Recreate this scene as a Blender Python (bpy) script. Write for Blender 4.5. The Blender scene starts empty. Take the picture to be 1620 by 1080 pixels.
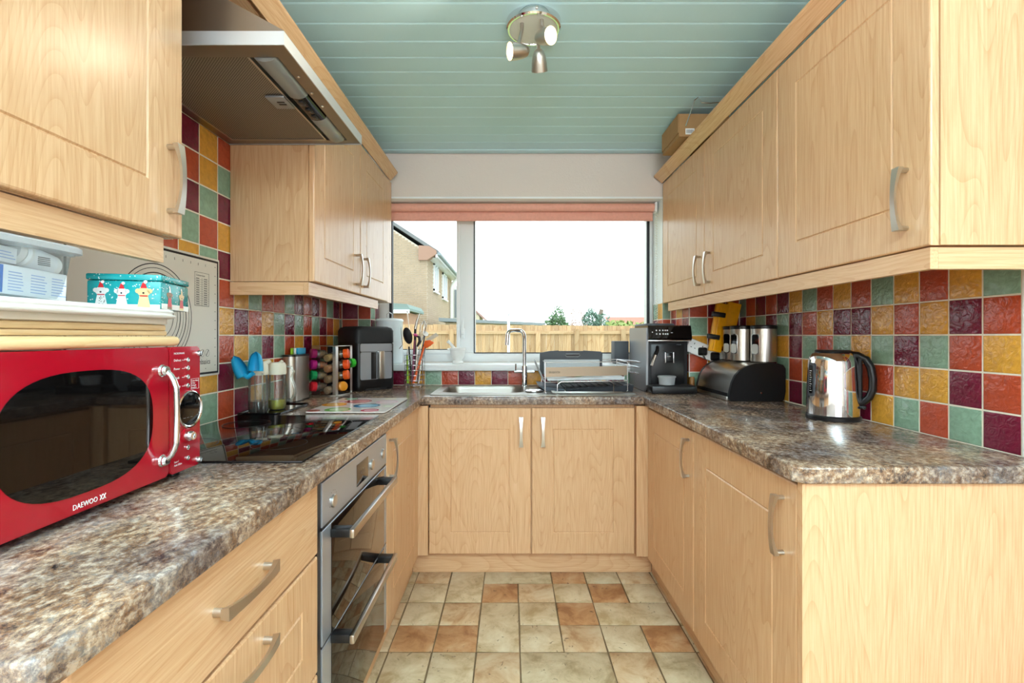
import bpy, bmesh, math, random
from mathutils import Vector, Matrix, Quaternion
random.seed(7)
PI = math.pi
SC = bpy.context.scene
COL = SC.collection
# ---------------------------------------------------------------- camera
CAMZ = 1.215
cam = bpy.data.cameras.new('camera')
cam.sensor_width = 36; cam.lens = 760 / 1620 * 36
cam.shift_x = 2 / 1620; cam.shift_y = -8 / 1620
cam.clip_start = 0.02
camo = bpy.data.objects.new('camera', cam); COL.objects.link(camo)
camo.location = (0, 0, CAMZ); camo.rotation_euler = (PI / 2, 0, 0)
SC.camera = camo
# ---------------------------------------------------------------- world and large lights
w = bpy.data.worlds.new('sky'); SC.world = w; w.use_nodes = True
bg = w.node_tree.nodes['Background']
bg.inputs[0].default_value = (0.93, 0.965, 1.0, 1); bg.inputs[1].default_value = 2.35
def area(name, loc, rot, sx, sy, power, color=(1, 1, 1), portal=False):
    l = bpy.data.lights.new(name, 'AREA'); l.shape = 'RECTANGLE'; l.size = sx; l.size_y = sy
    l.energy = power; l.color = color
    if portal: l.cycles.is_portal = True
    o = bpy.data.objects.new(name, l); COL.objects.link(o); o.location = loc; o.rotation_euler = rot
    return o
area('kitchen_window_portal', (0.03, 3.42, 1.58), (-PI / 2, 0, 0), 1.9, 1.2, 1, portal=True)
# unseen frontal fill added behind the camera, at the rear wall opening
area('rear_fill', (0.1, -3.0, 1.45), (PI / 2, 0, 0), 2.4, 1.7, 17, (0.93, 0.965, 1.0))
# downward fill added overhead behind the camera, not a room fitting
area('overhead_fill', (0.1, -1.1, 2.3), (0, 0, 0), 1.8, 1.8, 30, (0.97, 0.98, 1.0))
# upward fill added behind the camera to brighten the ceiling and its bounce
area('ceiling_bounce_fill', (0.2, -.75, 1.8), (PI, 0, 0), 0.7, 0.7, 112, (0.88, 0.95, 1.0))
SC.view_settings.view_transform = 'Standard'; SC.view_settings.look = 'None'
SC.view_settings.gamma = 1; SC.view_settings.use_curve_mapping = False
SC.view_settings.exposure = 0.36
# ---------------------------------------------------------------- helpers
def lin(c):
    if isinstance(c, str):
        c = [int(c[i:i + 2], 16) / 255 for i in (0, 2, 4)]
    return tuple((x / 12.92 if x <= .04045 else ((x + .055) / 1.055) ** 2.4) for x in c) + (1,)
WM = {}
def wm(o): return WM.get(o, Matrix.Identity(4)) if o is not None else Matrix.Identity(4)
def thing(name, label, cat, loc=(0, 0, 0), rz=0, group=None):
    o = bpy.data.objects.new(name, None); COL.objects.link(o); o.empty_display_size = .05
    o.location = loc; o.rotation_euler = (0, 0, rz)
    WM[o] = Matrix.Translation(loc) @ Matrix.Rotation(rz, 4, 'Z')
    o['label'] = label; o['category'] = cat
    if group: o['group'] = group
    return o
def tag(o, label, cat, group=None):
    o['label'] = label; o['category'] = cat
    if group: o['group'] = group
    return o
def obj(name, b, m=None, parent=None, local=False, smooth=True, ang=35, label=None, kind=None, fix=True):
    """link a B as one mesh object; geometry given in world space unless local"""
    bm = b.bm
    if fix: bmesh.ops.recalc_face_normals(bm, faces=bm.faces[:])
    if not local and parent is not None: bm.transform(wm(parent).inverted())
    me = bpy.data.meshes.new(name); bm.to_mesh(me); bm.free()
    if smooth:
        me.shade_smooth(); me.set_sharp_from_angle(angle=math.radians(ang))
    if m is not None: me.materials.append(m)
    o = bpy.data.objects.new(name, me); COL.objects.link(o)
    if parent is not None: o.parent = parent
    WM[o] = wm(parent)
    if label: o['label'] = label
    if kind: o['kind'] = kind
    return o
def clone(o, parent=None, loc=None, m=None):
    c = o.copy(); COL.objects.link(c); c.parent = parent
    if loc is not None: c.location = loc
    return c
def struct(name, b, m, **k):
    return obj(name, b, m, kind='structure', **k)
class B:
    def __init__(s): s.bm = bmesh.new()
    def box(s, x0, x1, y0, y1, z0, z1, bev=0, seg=2, edges=None):
        r = bmesh.ops.create_cube(s.bm, size=1, matrix=Matrix.Translation(((x0 + x1) / 2, (y0 + y1) / 2, (z0 + z1) / 2)) @ Matrix.Diagonal((abs(x1 - x0), abs(y1 - y0), abs(z1 - z0), 1)))
        if bev:
            es = list({e for v in r['verts'] for e in v.link_edges})
            if edges: es = [e for e in es if edges((e.verts[0].co + e.verts[1].co) / 2, e.verts[1].co - e.verts[0].co)]
            bmesh.ops.bevel(s.bm, geom=es, offset=bev, segments=seg, affect='EDGES', profile=.5)
        return s
    def obox(s, M, sx, sy, sz, bev=0, seg=2):
        r = bmesh.ops.create_cube(s.bm, size=1, matrix=M @ Matrix.Diagonal((sx, sy, sz, 1)))
        if bev:
            es = list({e for v in r['verts'] for e in v.link_edges})
            bmesh.ops.bevel(s.bm, geom=es, offset=bev, segments=seg, affect='EDGES', profile=.5)
        return s
    def skin(s, loops, closed=True, cap0=True, cap1=True):
        vs = [[s.bm.verts.new(p) for p in l] for l in loops]
        n = len(vs[0])
        for a, b in zip(vs, vs[1:]):
            for i in range(n if closed else n - 1):
                j = (i + 1) % n
                try: s.bm.faces.new((a[i], a[j], b[j], b[i]))
                except ValueError: pass
        if cap0: s.bm.faces.new(vs[0][::-1])
        if cap1: s.bm.faces.new(vs[-1])
        return s
    def lathe(s, prof, c=(0, 0, 0), n=24, M=None, a0=0, a1=2 * PI, cap=True):
        full = abs(a1 - a0 - 2 * PI) < 1e-6
        M = M or Matrix.Translation(c)
        k = n if full else n + 1
        loops = [[M @ Vector((max(r, 1e-5) * math.cos(a0 + (a1 - a0) * i / n), max(r, 1e-5) * math.sin(a0 + (a1 - a0) * i / n), z)) for i in range(k)] for r, z in prof]
        return s.skin(loops, closed=full, cap0=cap and full, cap1=cap and full)
    def tube(s, pts, r, n=8, closed=False, flat=None):
        P = [Vector(p) for p in pts]; m = len(P)
        rr = r if isinstance(r, (list, tuple)) else [r] * m
        loops = []; up = None
        for i in range(m):
            if closed: t = P[(i + 1) % m] - P[i - 1]
            else: t = P[min(i + 1, m - 1)] - P[max(i - 1, 0)]
            t.normalize()
            if up is None:
                up = Vector((0, 0, 1)) if abs(t.z) < .9 else Vector((1, 0, 0))
            up = (up - t * up.dot(t)).normalized(); sd = t.cross(up)
            f = flat or (1, 1)
            loops.append([P[i] + (up * math.cos(2 * PI * k / n) * f[0] + sd * math.sin(2 * PI * k / n) * f[1]) * rr[i] for k in range(n)])
        if closed:
            loops.append(loops[0]); s.skin(loops, True, False, False)
            bmesh.ops.remove_doubles(s.bm, verts=s.bm.verts[:], dist=1e-6)
            return s
        return s.skin(loops)
    def prism(s, poly, f, d0, d1, bev=0):
        """poly: (u,v) list; f(u,v,d) -> point"""
        return s.skin([[f(u, v, d0) for u, v in poly], [f(u, v, d1) for u, v in poly]])
    def rects(s, f, u0, u1, v0, v1, prof):
        """concentric rectangles: (inset, height) list, last one capped, first one capped"""
        return s.skin([[f(u0 + i, v0 + i, d), f(u1 - i, v0 + i, d), f(u1 - i, v1 - i, d), f(u0 + i, v1 - i, d)] for i, d in prof])
def FX(x0, sg): return lambda u, v, d: Vector((x0 + sg * d, u, v))
def FY(y0): return lambda u, v, d: Vector((u, y0 - d, v))
def FZ(z0): return lambda u, v, d: Vector((u, v, z0 + d))
def rrect(u0, u1, v0, v1, r, n=5):
    out = []
    for cx, cy, a in ((u1 - r, v1 - r, 0), (u0 + r, v1 - r, 90), (u0 + r, v0 + r, 180), (u1 - r, v0 + r, 270)):
        for i in range(n + 1):
            t = math.radians(a + 90 * i / n); out.append((cx + r * math.cos(t), cy + r * math.sin(t)))
    return out
def arc(c, r, a0, a1, n, f):
    return [f(c[0] + r * math.cos(a0 + (a1 - a0) * i / n), c[1] + r * math.sin(a0 + (a1 - a0) * i / n)) for i in range(n + 1)]
def align(loc, d, roll=0):
    """matrix with +Z along d"""
    return Matrix.Translation(loc) @ Vector(d).to_track_quat('Z', 'Y').to_matrix().to_4x4() @ Matrix.Rotation(roll, 4, 'Z')
def text(name, s, size, org, xd, up, m, parent, ext=.0006, align_x='LEFT', sx=1, label=None):
    cu = bpy.data.curves.new('txt', 'FONT'); cu.body = s; cu.size = size; cu.extrude = ext; cu.align_x = align_x; cu.resolution_u = 2
    t = bpy.data.objects.new('txt', cu); COL.objects.link(t)
    bpy.context.view_layer.update()
    me = bpy.data.meshes.new_from_object(t.evaluated_get(bpy.context.evaluated_depsgraph_get()))
    bpy.data.objects.remove(t)
    xd = Vector(xd).normalized(); up = Vector(up).normalized(); nn = xd.cross(up)
    M = Matrix.Translation(org) @ Matrix((( xd.x, up.x, nn.x, 0), (xd.y, up.y, nn.y, 0), (xd.z, up.z, nn.z, 0), (0, 0, 0, 1))) @ Matrix.Diagonal((sx, 1, 1, 1))
    me.transform(wm(parent).inverted() @ M)
    me.materials.clear(); me.materials.append(m)
    o = bpy.data.objects.new(name, me); COL.objects.link(o); o.parent = parent; WM[o] = wm(parent)
    if label: o['label'] = label
    return o
# ---------------------------------------------------------------- materials
def newmat(name):
    m = bpy.data.materials.new(name); m.use_nodes = True
    nt = m.node_tree; p = nt.nodes['Principled BSDF']
    return m, nt, p
def N(nt, typ, **k):
    n = nt.nodes.new(typ)
    for a, v in k.items():
        if a.startswith('i_'):
            key = a[2:]; key = int(key) if key.isdigit() else key.replace('_', ' ')
            n.inputs[key].default_value = v
        else: setattr(n, a, v)
    return n
def pm(name, col, rough=.5, metal=0, bump=0, bscale=60, noise=0, nscale=20, emit=None, es=1, coat=0, trans=0, alpha=1, ior=1.45, sheen=0):
    m, nt, p = newmat(name)
    c = lin(col); p.inputs['Base Color'].default_value = c
    p.inputs['Roughness'].default_value = rough; p.inputs['Metallic'].default_value = metal
    p.inputs['Coat Weight'].default_value = coat; p.inputs['Transmission Weight'].default_value = trans
    p.inputs['IOR'].default_value = ior; p.inputs['Alpha'].default_value = alpha
    tc = N(nt, 'ShaderNodeTexCoord')
    if noise:
        t = N(nt, 'ShaderNodeTexNoise', i_Scale=nscale, i_Detail=4.0)
        nt.links.new(tc.outputs['Object'], t.inputs['Vector'])
        r = N(nt, 'ShaderNodeMapRange'); r.inputs['To Min'].default_value = 1 - noise; r.inputs['To Max'].default_value = 1 + noise * .6
        r.inputs['From Min'].default_value = .3; r.inputs['From Max'].default_value = .7
        nt.links.new(t.outputs['Fac'], r.inputs['Value'])
        mx = N(nt, 'ShaderNodeVectorMath', operation='SCALE'); mx.inputs[0].default_value = c[:3]
        nt.links.new(r.outputs['Result'], mx.inputs['Scale']); nt.links.new(mx.outputs['Vector'], p.inputs['Base Color'])
    if bump:
        t = N(nt, 'ShaderNodeTexNoise', i_Scale=bscale, i_Detail=3.0)
        nt.links.new(tc.outputs['Object'], t.inputs['Vector'])
        bn = N(nt, 'ShaderNodeBump', i_Strength=bump, i_Distance=.01)
        nt.links.new(t.outputs['Fac'], bn.inputs['Height']); nt.links.new(bn.outputs['Normal'], p.inputs['Normal'])
    if emit:
        p.inputs['Emission Color'].default_value = lin(emit); p.inputs['Emission Strength'].default_value = es
    return m
def ramp(nt, stops, interp='LINEAR'):
    r = nt.nodes.new('ShaderNodeValToRGB'); cr = r.color_ramp; cr.interpolation = interp
    while len(cr.elements) < len(stops): cr.elements.new(.5)
    for e, (p, c) in zip(cr.elements, stops): e.position = p; e.color = lin(c)
    return r
def wood(name, axis, light='e3ba91', dark='be8a5b', rough=.27, fig=.27, sc=1.0, var=.05):
    m, nt, p = newmat(name); L = nt.links.new
    tc = N(nt, 'ShaderNodeTexCoord'); oi = N(nt, 'ShaderNodeObjectInfo')
    sc3 = N(nt, 'ShaderNodeVectorMath', operation='SCALE'); sc3.inputs[0].default_value = (9, 13, 7)
    L(oi.outputs['Random'], sc3.inputs['Scale'])
    ad = N(nt, 'ShaderNodeVectorMath', operation='ADD'); L(tc.outputs['Object'], ad.inputs[0]); L(sc3.outputs[0], ad.inputs[1])
    def mapped(al, ac):
        mp = N(nt, 'ShaderNodeMapping'); v = [ac * sc] * 3; v['XYZ'.index(axis)] = al * sc
        mp.inputs['Scale'].default_value = v; L(ad.outputs[0], mp.inputs['Vector']); return mp
    m1 = mapped(.7, 24); n1 = N(nt, 'ShaderNodeTexNoise', i_Scale=9.0, i_Detail=6.0, i_Roughness=.65); L(m1.outputs[0], n1.inputs['Vector'])
    m2 = mapped(.42, 3.6); n2 = N(nt, 'ShaderNodeTexNoise', i_Scale=1.6, i_Detail=1.0, i_Distortion=.25); L(m2.outputs[0], n2.inputs['Vector'])
    mu = N(nt, 'ShaderNodeMath', operation='MULTIPLY'); mu.inputs[1].default_value = 34; L(n2.outputs['Fac'], mu.inputs[0])
    pp = N(nt, 'ShaderNodeMath', operation='FRACT'); L(mu.outputs[0], pp.inputs[0])
    pw = N(nt, 'ShaderNodeMath', operation='POWER'); pw.inputs[1].default_value = 5.0; L(pp.outputs[0], pw.inputs[0])
    f1 = N(nt, 'ShaderNodeMapRange'); f1.inputs['From Min'].default_value = .3; f1.inputs['From Max'].default_value = .72; L(n1.outputs['Fac'], f1.inputs['Value'])
    a = N(nt, 'ShaderNodeMath', operation='MULTIPLY'); a.inputs[1].default_value = fig; L(pw.outputs[0], a.inputs[0])
    b = N(nt, 'ShaderNodeMath', operation='MULTIPLY_ADD'); b.inputs[1].default_value = .62; L(f1.outputs[0], b.inputs[0]); L(a.outputs[0], b.inputs[2])
    rp = ramp(nt, [(0, light), (.55, tuple((x + y) / 2 for x, y in zip([int(light[i:i+2], 16)/255 for i in (0,2,4)], [int(dark[i:i+2], 16)/255 for i in (0,2,4)]))), (1, dark)])
    L(b.outputs[0], rp.inputs[0])
    vr = N(nt, 'ShaderNodeMapRange'); vr.inputs['To Min'].default_value = 1 - var; vr.inputs['To Max'].default_value = 1 + var * .5; L(oi.outputs['Random'], vr.inputs['Value'])
    vs = N(nt, 'ShaderNodeVectorMath', operation='SCALE'); L(rp.outputs[0], vs.inputs[0]); L(vr.outputs[0], vs.inputs['Scale']); L(vs.outputs[0], p.inputs['Base Color'])
    p.inputs['Roughness'].default_value = rough
    bn = N(nt, 'ShaderNodeBump', i_Strength=.05, i_Distance=.002); L(f1.outputs[0], bn.inputs['Height']); L(bn.outputs[0], p.inputs['Normal'])
    return m
M = {}
for ax in 'XYZ': M['wood' + ax] = wood('cabinet_wood_' + ax, ax)
M['bamboo'] = wood('bamboo', 'Y', 'e2c496', 'c59c68', .5, .3, 1.2)
M['pine_board'] = wood('board_wood', 'Y', 'f0d6a6', 'dfb57a', .5, .3, .8)
M['fence'] = wood('fence_wood', 'Z', 'd3b48e', 'a97f55', .8, .5, .3, .22)
M['fencex'] = wood('fence_rail_wood', 'X', 'd3b48e', 'b58f66', .8, .5, .3, .1)
def worktop_mat():
    m, nt, p = newmat('granite_laminate'); L = nt.links.new
    tc = N(nt, 'ShaderNodeTexCoord')
    mp = N(nt, 'ShaderNodeMapping'); mp.inputs['Scale'].default_value = (1, .8, 1); mp.inputs['Rotation'].default_value = (0, 0, .5); L(tc.outputs['Object'], mp.inputs['Vector'])
    n1 = N(nt, 'ShaderNodeTexNoise', i_Scale=17.0, i_Detail=10.0, i_Roughness=.78, i_Distortion=.35); L(mp.outputs[0], n1.inputs['Vector'])
    r1 = ramp(nt, [(.34, '2c292e'), (.41, '5f5350'), (.455, 'a37c58'), (.49, '68636b'), (.53, 'bfa68e'), (.58, '8f9097'), (.64, 'e8e0d4')]); L(n1.outputs['Fac'], r1.inputs[0])
    n2 = N(nt, 'ShaderNodeTexNoise', i_Scale=75.0, i_Detail=6.0, i_Roughness=.7, i_Distortion=.2); L(mp.outputs[0], n2.inputs['Vector'])
    r2 = ramp(nt, [(.39, '17161a'), (.46, '77685f'), (.53, 'b09a85'), (.61, 'f2ebdf')]); L(n2.outputs['Fac'], r2.inputs[0])
    mx = N(nt, 'ShaderNodeMix', data_type='RGBA'); mx.inputs[0].default_value = .42
    L(r1.outputs[0], mx.inputs[6]); L(r2.outputs[0], mx.inputs[7])
    n3 = N(nt, 'ShaderNodeTexNoise', i_Scale=4.5, i_Detail=3.0); L(tc.outputs['Object'], n3.inputs['Vector'])
    r3 = ramp(nt, [(.4, 'b7b4ba'), (.6, 'fff2e2')]); L(n3.outputs['Fac'], r3.inputs[0])
    m2 = N(nt, 'ShaderNodeMix', data_type='RGBA', blend_type='MULTIPLY'); m2.inputs[0].default_value = 1
    L(mx.outputs[2], m2.inputs[6]); L(r3.outputs[0], m2.inputs[7]); L(m2.outputs[2], p.inputs['Base Color'])
    p.inputs['Roughness'].default_value = .2
    return m
M['worktop'] = worktop_mat()
def tile_mat(name, col):
    m, nt, p = newmat(name); L = nt.links.new
    c = lin(col); tc = N(nt, 'ShaderNodeTexCoord'); oi = N(nt, 'ShaderNodeObjectInfo')
    s3 = N(nt, 'ShaderNodeVectorMath', operation='SCALE'); s3.inputs[0].default_value = (31, 17, 23); L(oi.outputs['Random'], s3.inputs['Scale'])
    ad = N(nt, 'ShaderNodeVectorMath', operation='ADD'); L(tc.outputs['Object'], ad.inputs[0]); L(s3.outputs[0], ad.inputs[1])
    n = N(nt, 'ShaderNodeTexNoise', i_Scale=48.0, i_Detail=2.5, i_Distortion=1.2); L(ad.outputs[0], n.inputs['Vector'])
    bn = N(nt, 'ShaderNodeBump', i_Strength=.8, i_Distance=.0035); L(n.outputs['Fac'], bn.inputs['Height']); L(bn.outputs[0], p.inputs['Normal'])
    n2 = N(nt, 'ShaderNodeTexNoise', i_Scale=60.0, i_Detail=5.0); L(ad.outputs[0], n2.inputs['Vector'])
    mr = N(nt, 'ShaderNodeMapRange'); mr.inputs['From Min'].default_value = .3; mr.inputs['From Max'].default_value = .7; mr.inputs['To Min'].default_value = .88; mr.inputs['To Max'].default_value = 1.1
    L(n2.outputs['Fac'], mr.inputs['Value'])
    v = N(nt, 'ShaderNodeVectorMath', operation='SCALE'); v.inputs[0].default_value = c[:3]; L(mr.outputs[0], v.inputs['Scale'])
    L(v.outputs[0], p.inputs['Base Color']); p.inputs['Roughness'].default_value = .12
    return m
M['tY'] = tile_mat('tile_mustard', 'd79a38'); M['tR'] = tile_mat('tile_terracotta', 'b5482a')
M['tM'] = tile_mat('tile_maroon', '701730'); M['tG'] = tile_mat('tile_sage', '86a58c')
def floor_mat(name, c1, c2, c3):
    m, nt, p = newmat(name); L = nt.links.new
    tc = N(nt, 'ShaderNodeTexCoord'); oi = N(nt, 'ShaderNodeObjectInfo')
    s3 = N(nt, 'ShaderNodeVectorMath', operation='SCALE'); s3.inputs[0].default_value = (31, 17, 23); L(oi.outputs['Random'], s3.inputs['Scale'])
    ad = N(nt, 'ShaderNodeVectorMath', operation='ADD'); L(tc.outputs['Object'], ad.inputs[0]); L(s3.outputs[0], ad.inputs[1])
    n = N(nt, 'ShaderNodeTexNoise', i_Scale=9.0, i_Detail=7.0, i_Roughness=.65, i_Distortion=.5); L(ad.outputs[0], n.inputs['Vector'])
    r = ramp(nt, [(.36, c2), (.5, c1), (.66, c3)]); L(n.outputs['Fac'], r.inputs[0])
    n2 = N(nt, 'ShaderNodeTexNoise', i_Scale=45.0, i_Detail=3.0, i_Distortion=.8); L(ad.outputs[0], n2.inputs['Vector'])
    r2 = ramp(nt, [(.26, '6b4c33'), (.34, 'ffffff')]); L(n2.outputs['Fac'], r2.inputs[0])
    mx = N(nt, 'ShaderNodeMix', data_type='RGBA', blend_type='MULTIPLY'); mx.inputs[0].default_value = .7
    L(r.outputs[0], mx.inputs[6]); L(r2.outputs[0], mx.inputs[7]); L(mx.outputs[2], p.inputs['Base Color'])
    p.inputs['Roughness'].default_value = .45
    bn = N(nt, 'ShaderNodeBump', i_Strength=.35, i_Distance=.003); L(n2.outputs['Fac'], bn.inputs['Height']); L(bn.outputs[0], p.inputs['Normal'])
    return m
M['fC'] = floor_mat('floor_cream', 'ceb795', 'b0946c', 'dccbad')
M['fP'] = floor_mat('floor_pinkish', 'cbab86', 'ad8259', 'd8c3a3')
M['fO'] = floor_mat('floor_orange', 'bb8a5f', '9c673f', 'cda883')
M['fG'] = floor_mat('floor_greyish', 'c5b08f', 'a28c69', 'd4c5a7')
M['grout'] = pm('grout', 'ece2d0', .8, noise=.08, nscale=40)
M['floorgrout'] = pm('floor_joint', '7b6549', .85, noise=.2, nscale=30)
M['steel'] = pm('brushed_steel', 'c4bfb8', .28, 1)
M['ovensteel'] = pm('oven_steel', 'b9c0cb', .42, .75)
M['trimsteel'] = pm('hood_trim_steel', 'd3d6da', .45, .8)
M['sinksteel'] = pm('sink_steel', 'aaa69f', .42, 1)
M['steel_dark'] = pm('hood_steel', '8f867c', .35, 1, noise=.05, nscale=8)
M['chrome'] = pm('chrome', 'e6e6e8', .06, 1)
M['nickel'] = pm('satin_nickel', 'cdc8c0', .34, 1)
M['wire'] = pm('chromed_wire', 'd4d4d6', .18, 1)
M['white'] = pm('white_plastic', 'f0efec', .35)
M['upvc'] = pm('upvc', 'eef1f2', .3)
M['plaster'] = pm('painted_wall', 'e2d6cd', .8, bump=.15, bscale=90)
M['ceil'] = pm('ceiling_paint', 'c3e6ec', .5)
M['black'] = pm('black_plastic', '141416', .32)
M['blackgloss'] = pm('black_gloss', '08080a', .05)
M['softblack'] = pm('soft_black', '1d1d20', .55)
M['darkgrey'] = pm('dark_grey_plastic', '44474d', .5)
M['grey'] = pm('grey_plastic', '8b8e92', .4)
M['silverpaint'] = pm('silver_plastic', '9b9ea2', .35, .5)
M['gasket'] = pm('black_gasket', '20232a', .5)
M['red'] = pm('red_enamel', 'a80a20', .12, coat=.6)
M['mirrorglass'] = pm('dark_door_glass', '0b0a0a', .03, coat=.3)
M['ovenglass'] = pm('bronze_oven_glass', '1d130d', .03, ior=1.6)
M['carc'] = pm('cabinet_interior', 'b08a5e', .6)
M['coral'] = pm('coral_blind', 'e8a996', .7, noise=.06, nscale=60)
M['cardboard'] = pm('cardboard', 'a98256', .75, noise=.06)
M['turq'] = pm('turquoise_silicone', '23a6d6', .4)
M['cream'] = pm('cream_plastic', 'e9e2cd', .4)
M['yellow'] = pm('yellow_plastic', 'f0a80c', .35, noise=.1, nscale=30)
M['orange'] = pm('orange_nylon', 'e8642a', .4)
M['marble'] = pm('white_marble', 'e9e9e6', .25, noise=.06, nscale=25)
M['enamel'] = pm('white_enamel', 'e4ecf0', .2)
M['ink'] = pm('black_print', '1b1b1d', .6)
M['whiteink'] = pm('white_print', 'f2f2f2', .6)
M['greyink'] = pm('grey_print', '7a7a7c', .6)
M['redink'] = pm('red_print', 'c8202a', .5)
M['matsil'] = pm('silicone_mat', 'dfd9ce', .35)
def glass(name, col='ffffff', rough=0.0, a=.12, gloss=.09):
    m, nt, p = newmat(name); nt.nodes.remove(p); out = [n for n in nt.nodes if n.type == 'OUTPUT_MATERIAL'][0]
    t = N(nt, 'ShaderNodeBsdfTransparent'); t.inputs[0].default_value = lin(col)
    g = N(nt, 'ShaderNodeBsdfGlossy'); g.inputs['Roughness'].default_value = rough
    lw = N(nt, 'ShaderNodeLayerWeight', i_Blend=.25)
    mr = N(nt, 'ShaderNodeMapRange'); mr.inputs['To Min'].default_value = gloss * .4; mr.inputs['To Max'].default_value = min(1, gloss * 6); nt.links.new(lw.outputs['Fresnel'], mr.inputs['Value'])
    mx = N(nt, 'ShaderNodeMixShader'); nt.links.new(mr.outputs[0], mx.inputs[0]); nt.links.new(t.outputs[0], mx.inputs[1]); nt.links.new(g.outputs[0], mx.inputs[2])
    last = mx
    if a:
        d = N(nt, 'ShaderNodeBsdfDiffuse'); d.inputs[0].default_value = lin(col)
        m2 = N(nt, 'ShaderNodeMixShader'); m2.inputs[0].default_value = a
        nt.links.new(mx.outputs[0], m2.inputs[1]); nt.links.new(d.outputs[0], m2.inputs[2]); last = m2
    nt.links.new(last.outputs[0], out.inputs[0]); return m
M['pane'] = glass('window_glass', 'f6fbfb', 0, 0, .004)
M['glass'] = glass('clear_glass', 'eef2ee', .02, .05, .16)
M['tub'] = glass('cloudy_plastic', 'f0f5f8', .1, .09, .08)
M['rackplate'] = pm('rack_plate', 'b39f8b', .4, .6)
M['tublid'] = glass('cloudy_lid', 'f2f6f9', .15, .34, .12)
M['lens'] = glass('lamp_lens', 'e9ecec', .1, .25, .2)
# ---------------------------------------------------------------- dimensions
XL, XR, YB, YW = -1.055, 1.286, 3.0, 3.2
WT, WB = .912, .872          # worktop top / underside
CEIL = 2.36
TP = .1025; TZ0 = 1.2195
LD, RD = -.739, .944         # wall cabinet door faces
LB, RB, BB = -.465, .685, 2.43  # base door faces
HUE = {'Y': 'tY', 'R': 'tR', 'M': 'tM', 'G': 'tG'}
# ================================================================ ROOM SHELL
fl = struct('floor', B().box(-1.3, 1.6, -3.2, 3.2, -.06, -.004), M['floorgrout'])
# floor tiles ------------------------------------------------------
fp = .1697; fx0 = -.473; fy0 = 2.366
cols = lambda k: fx0 + fp * k
spec = {}   # (col,row): (w,h,mat) ; row 0 = touching plinth (partial)
rows_y = [(2.366, 2.49), (2.197, 2.366), (2.025, 2.197), (1.852, 2.025), (1.680, 1.852)]
pat = [
 [(-1,1,1,'C'),(0,1,1,'P'),(1,1,2,'C'),(2,2,1,'G'),(4,1,1,'O'),(5,1,1,'G'),(6,1,1,'P'),(7,1,1,'G')],
 [(-1,1,1,'G'),(0,1,1,'C'),(2,1,1,'O'),(3,1,1,'P'),(4,1,1,'C'),(5,1,1,'O'),(6,1,1,'C'),(7,1,1,'P')],
 [(-1,1,1,'P'),(0,1,1,'C'),(1,1,1,'P'),(2,1,2,'C'),(3,1,1,'C'),(4,1,1,'O'),(5,2,1,'C'),(7,1,1,'C')],
 [(-1,1,1,'C'),(0,1,1,'O'),(1,1,1,'O'),(3,1,1,'C'),(4,1,1,'P'),(5,1,1,'C'),(6,1,1,'O'),(7,1,1,'G')],
 [(-1,1,1,'G'),(0,1,1,'C'),(1,1,1,'C'),(2,1,1,'P'),(3,2,1,'G'),(5,1,1,'P'),(6,1,1,'G'),(7,1,1,'P')]]
def floor_tile(x0, x1, y0, y1, k):
    j = lambda: random.uniform(-.0015, .0015)
    b = B(); f = FZ(0)
    g = .0032
    P = [(x0 + g + j(), y0 + g + j()), (x1 - g + j(), y0 + g + j()), (x1 - g + j(), y1 - g + j()), (x0 + g + j(), y1 - g + j())]
    c = ((x0 + x1) / 2, (y0 + y1) / 2)
    ins = lambda q, d: (q[0] + (d if q[0] < c[0] else -d), q[1] + (d if q[1] < c[1] else -d))
    b.skin([[f(*q, -.006) for q in P], [f(*q, -.0015) for q in P], [f(*ins(q, .003), 0) for q in P]])
    o = obj('floor_tile', b, M['f' + k], fl)
    return o
used = set()
for r, row in enumerate(pat):
    for (c, cw, ch, k) in row:
        y1 = rows_y[r][1]; y0 = rows_y[min(r + ch - 1, 4)][0]
        floor_tile(cols(c), cols(c + cw), y0, y1, k)
y = 1.680; rnd = random.Random(3)
while y > -.2:
    c = -1
    while c < 8:
        cw = 2 if (rnd.random() < .18 and c < 6) else 1
        floor_tile(cols(c), cols(c + cw), y - .1715, y, rnd.choice('CCPOGC')); c += cw
    y -= .1715
# walls --------------------------------------------------------------
T = .0085  # tile build-up
wl = struct('wall_left', B().box(XL - T - .12, XL - T, -3.2, YB + T, 0, CEIL), M['plaster'])
wr = struct('wall_right', B().box(XR + T, XR + T + .12, -3.2, YB + T, 0, CEIL), M['plaster'])
OX0, OX1, OZ0, OZ1 = -.874, .947, 1.035, 2.087   # window opening
b = B()
b.box(XL - T - .12, OX0 - T, YB + T, YB + .3, 0, CEIL).box(OX1 + T, XR + T + .12, YB + T, YB + .3, 0, CEIL)
b.box(OX0 - T, OX1 + T, YB + T, YB + .3, 0, 1.0).box(OX0 - T, OX1 + T, YB + T, YB + .3, OZ1, CEIL)
wb = struct('wall_back', b, M['plaster'])
CX, CY = 1.0, 2.7        # boxed-in corner
wc = struct('wall_corner', B().box(CX + T, XR + T - .001, CY + T, YB + T - .001, 0, CEIL), M['plaster'])
b = B(); 
b.box(XL - T - .12, -1.15, -3.2, -3.05, 0, CEIL).box(1.35, XR + T + .12, -3.2, -3.05, 0, CEIL).box(-1.15, 1.35, -3.2, -3.05, 2.32, CEIL).box(-1.15, 1.35, -3.2, -3.05, 0, .55)
struct('wall_rear', b, M['plaster'])
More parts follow.
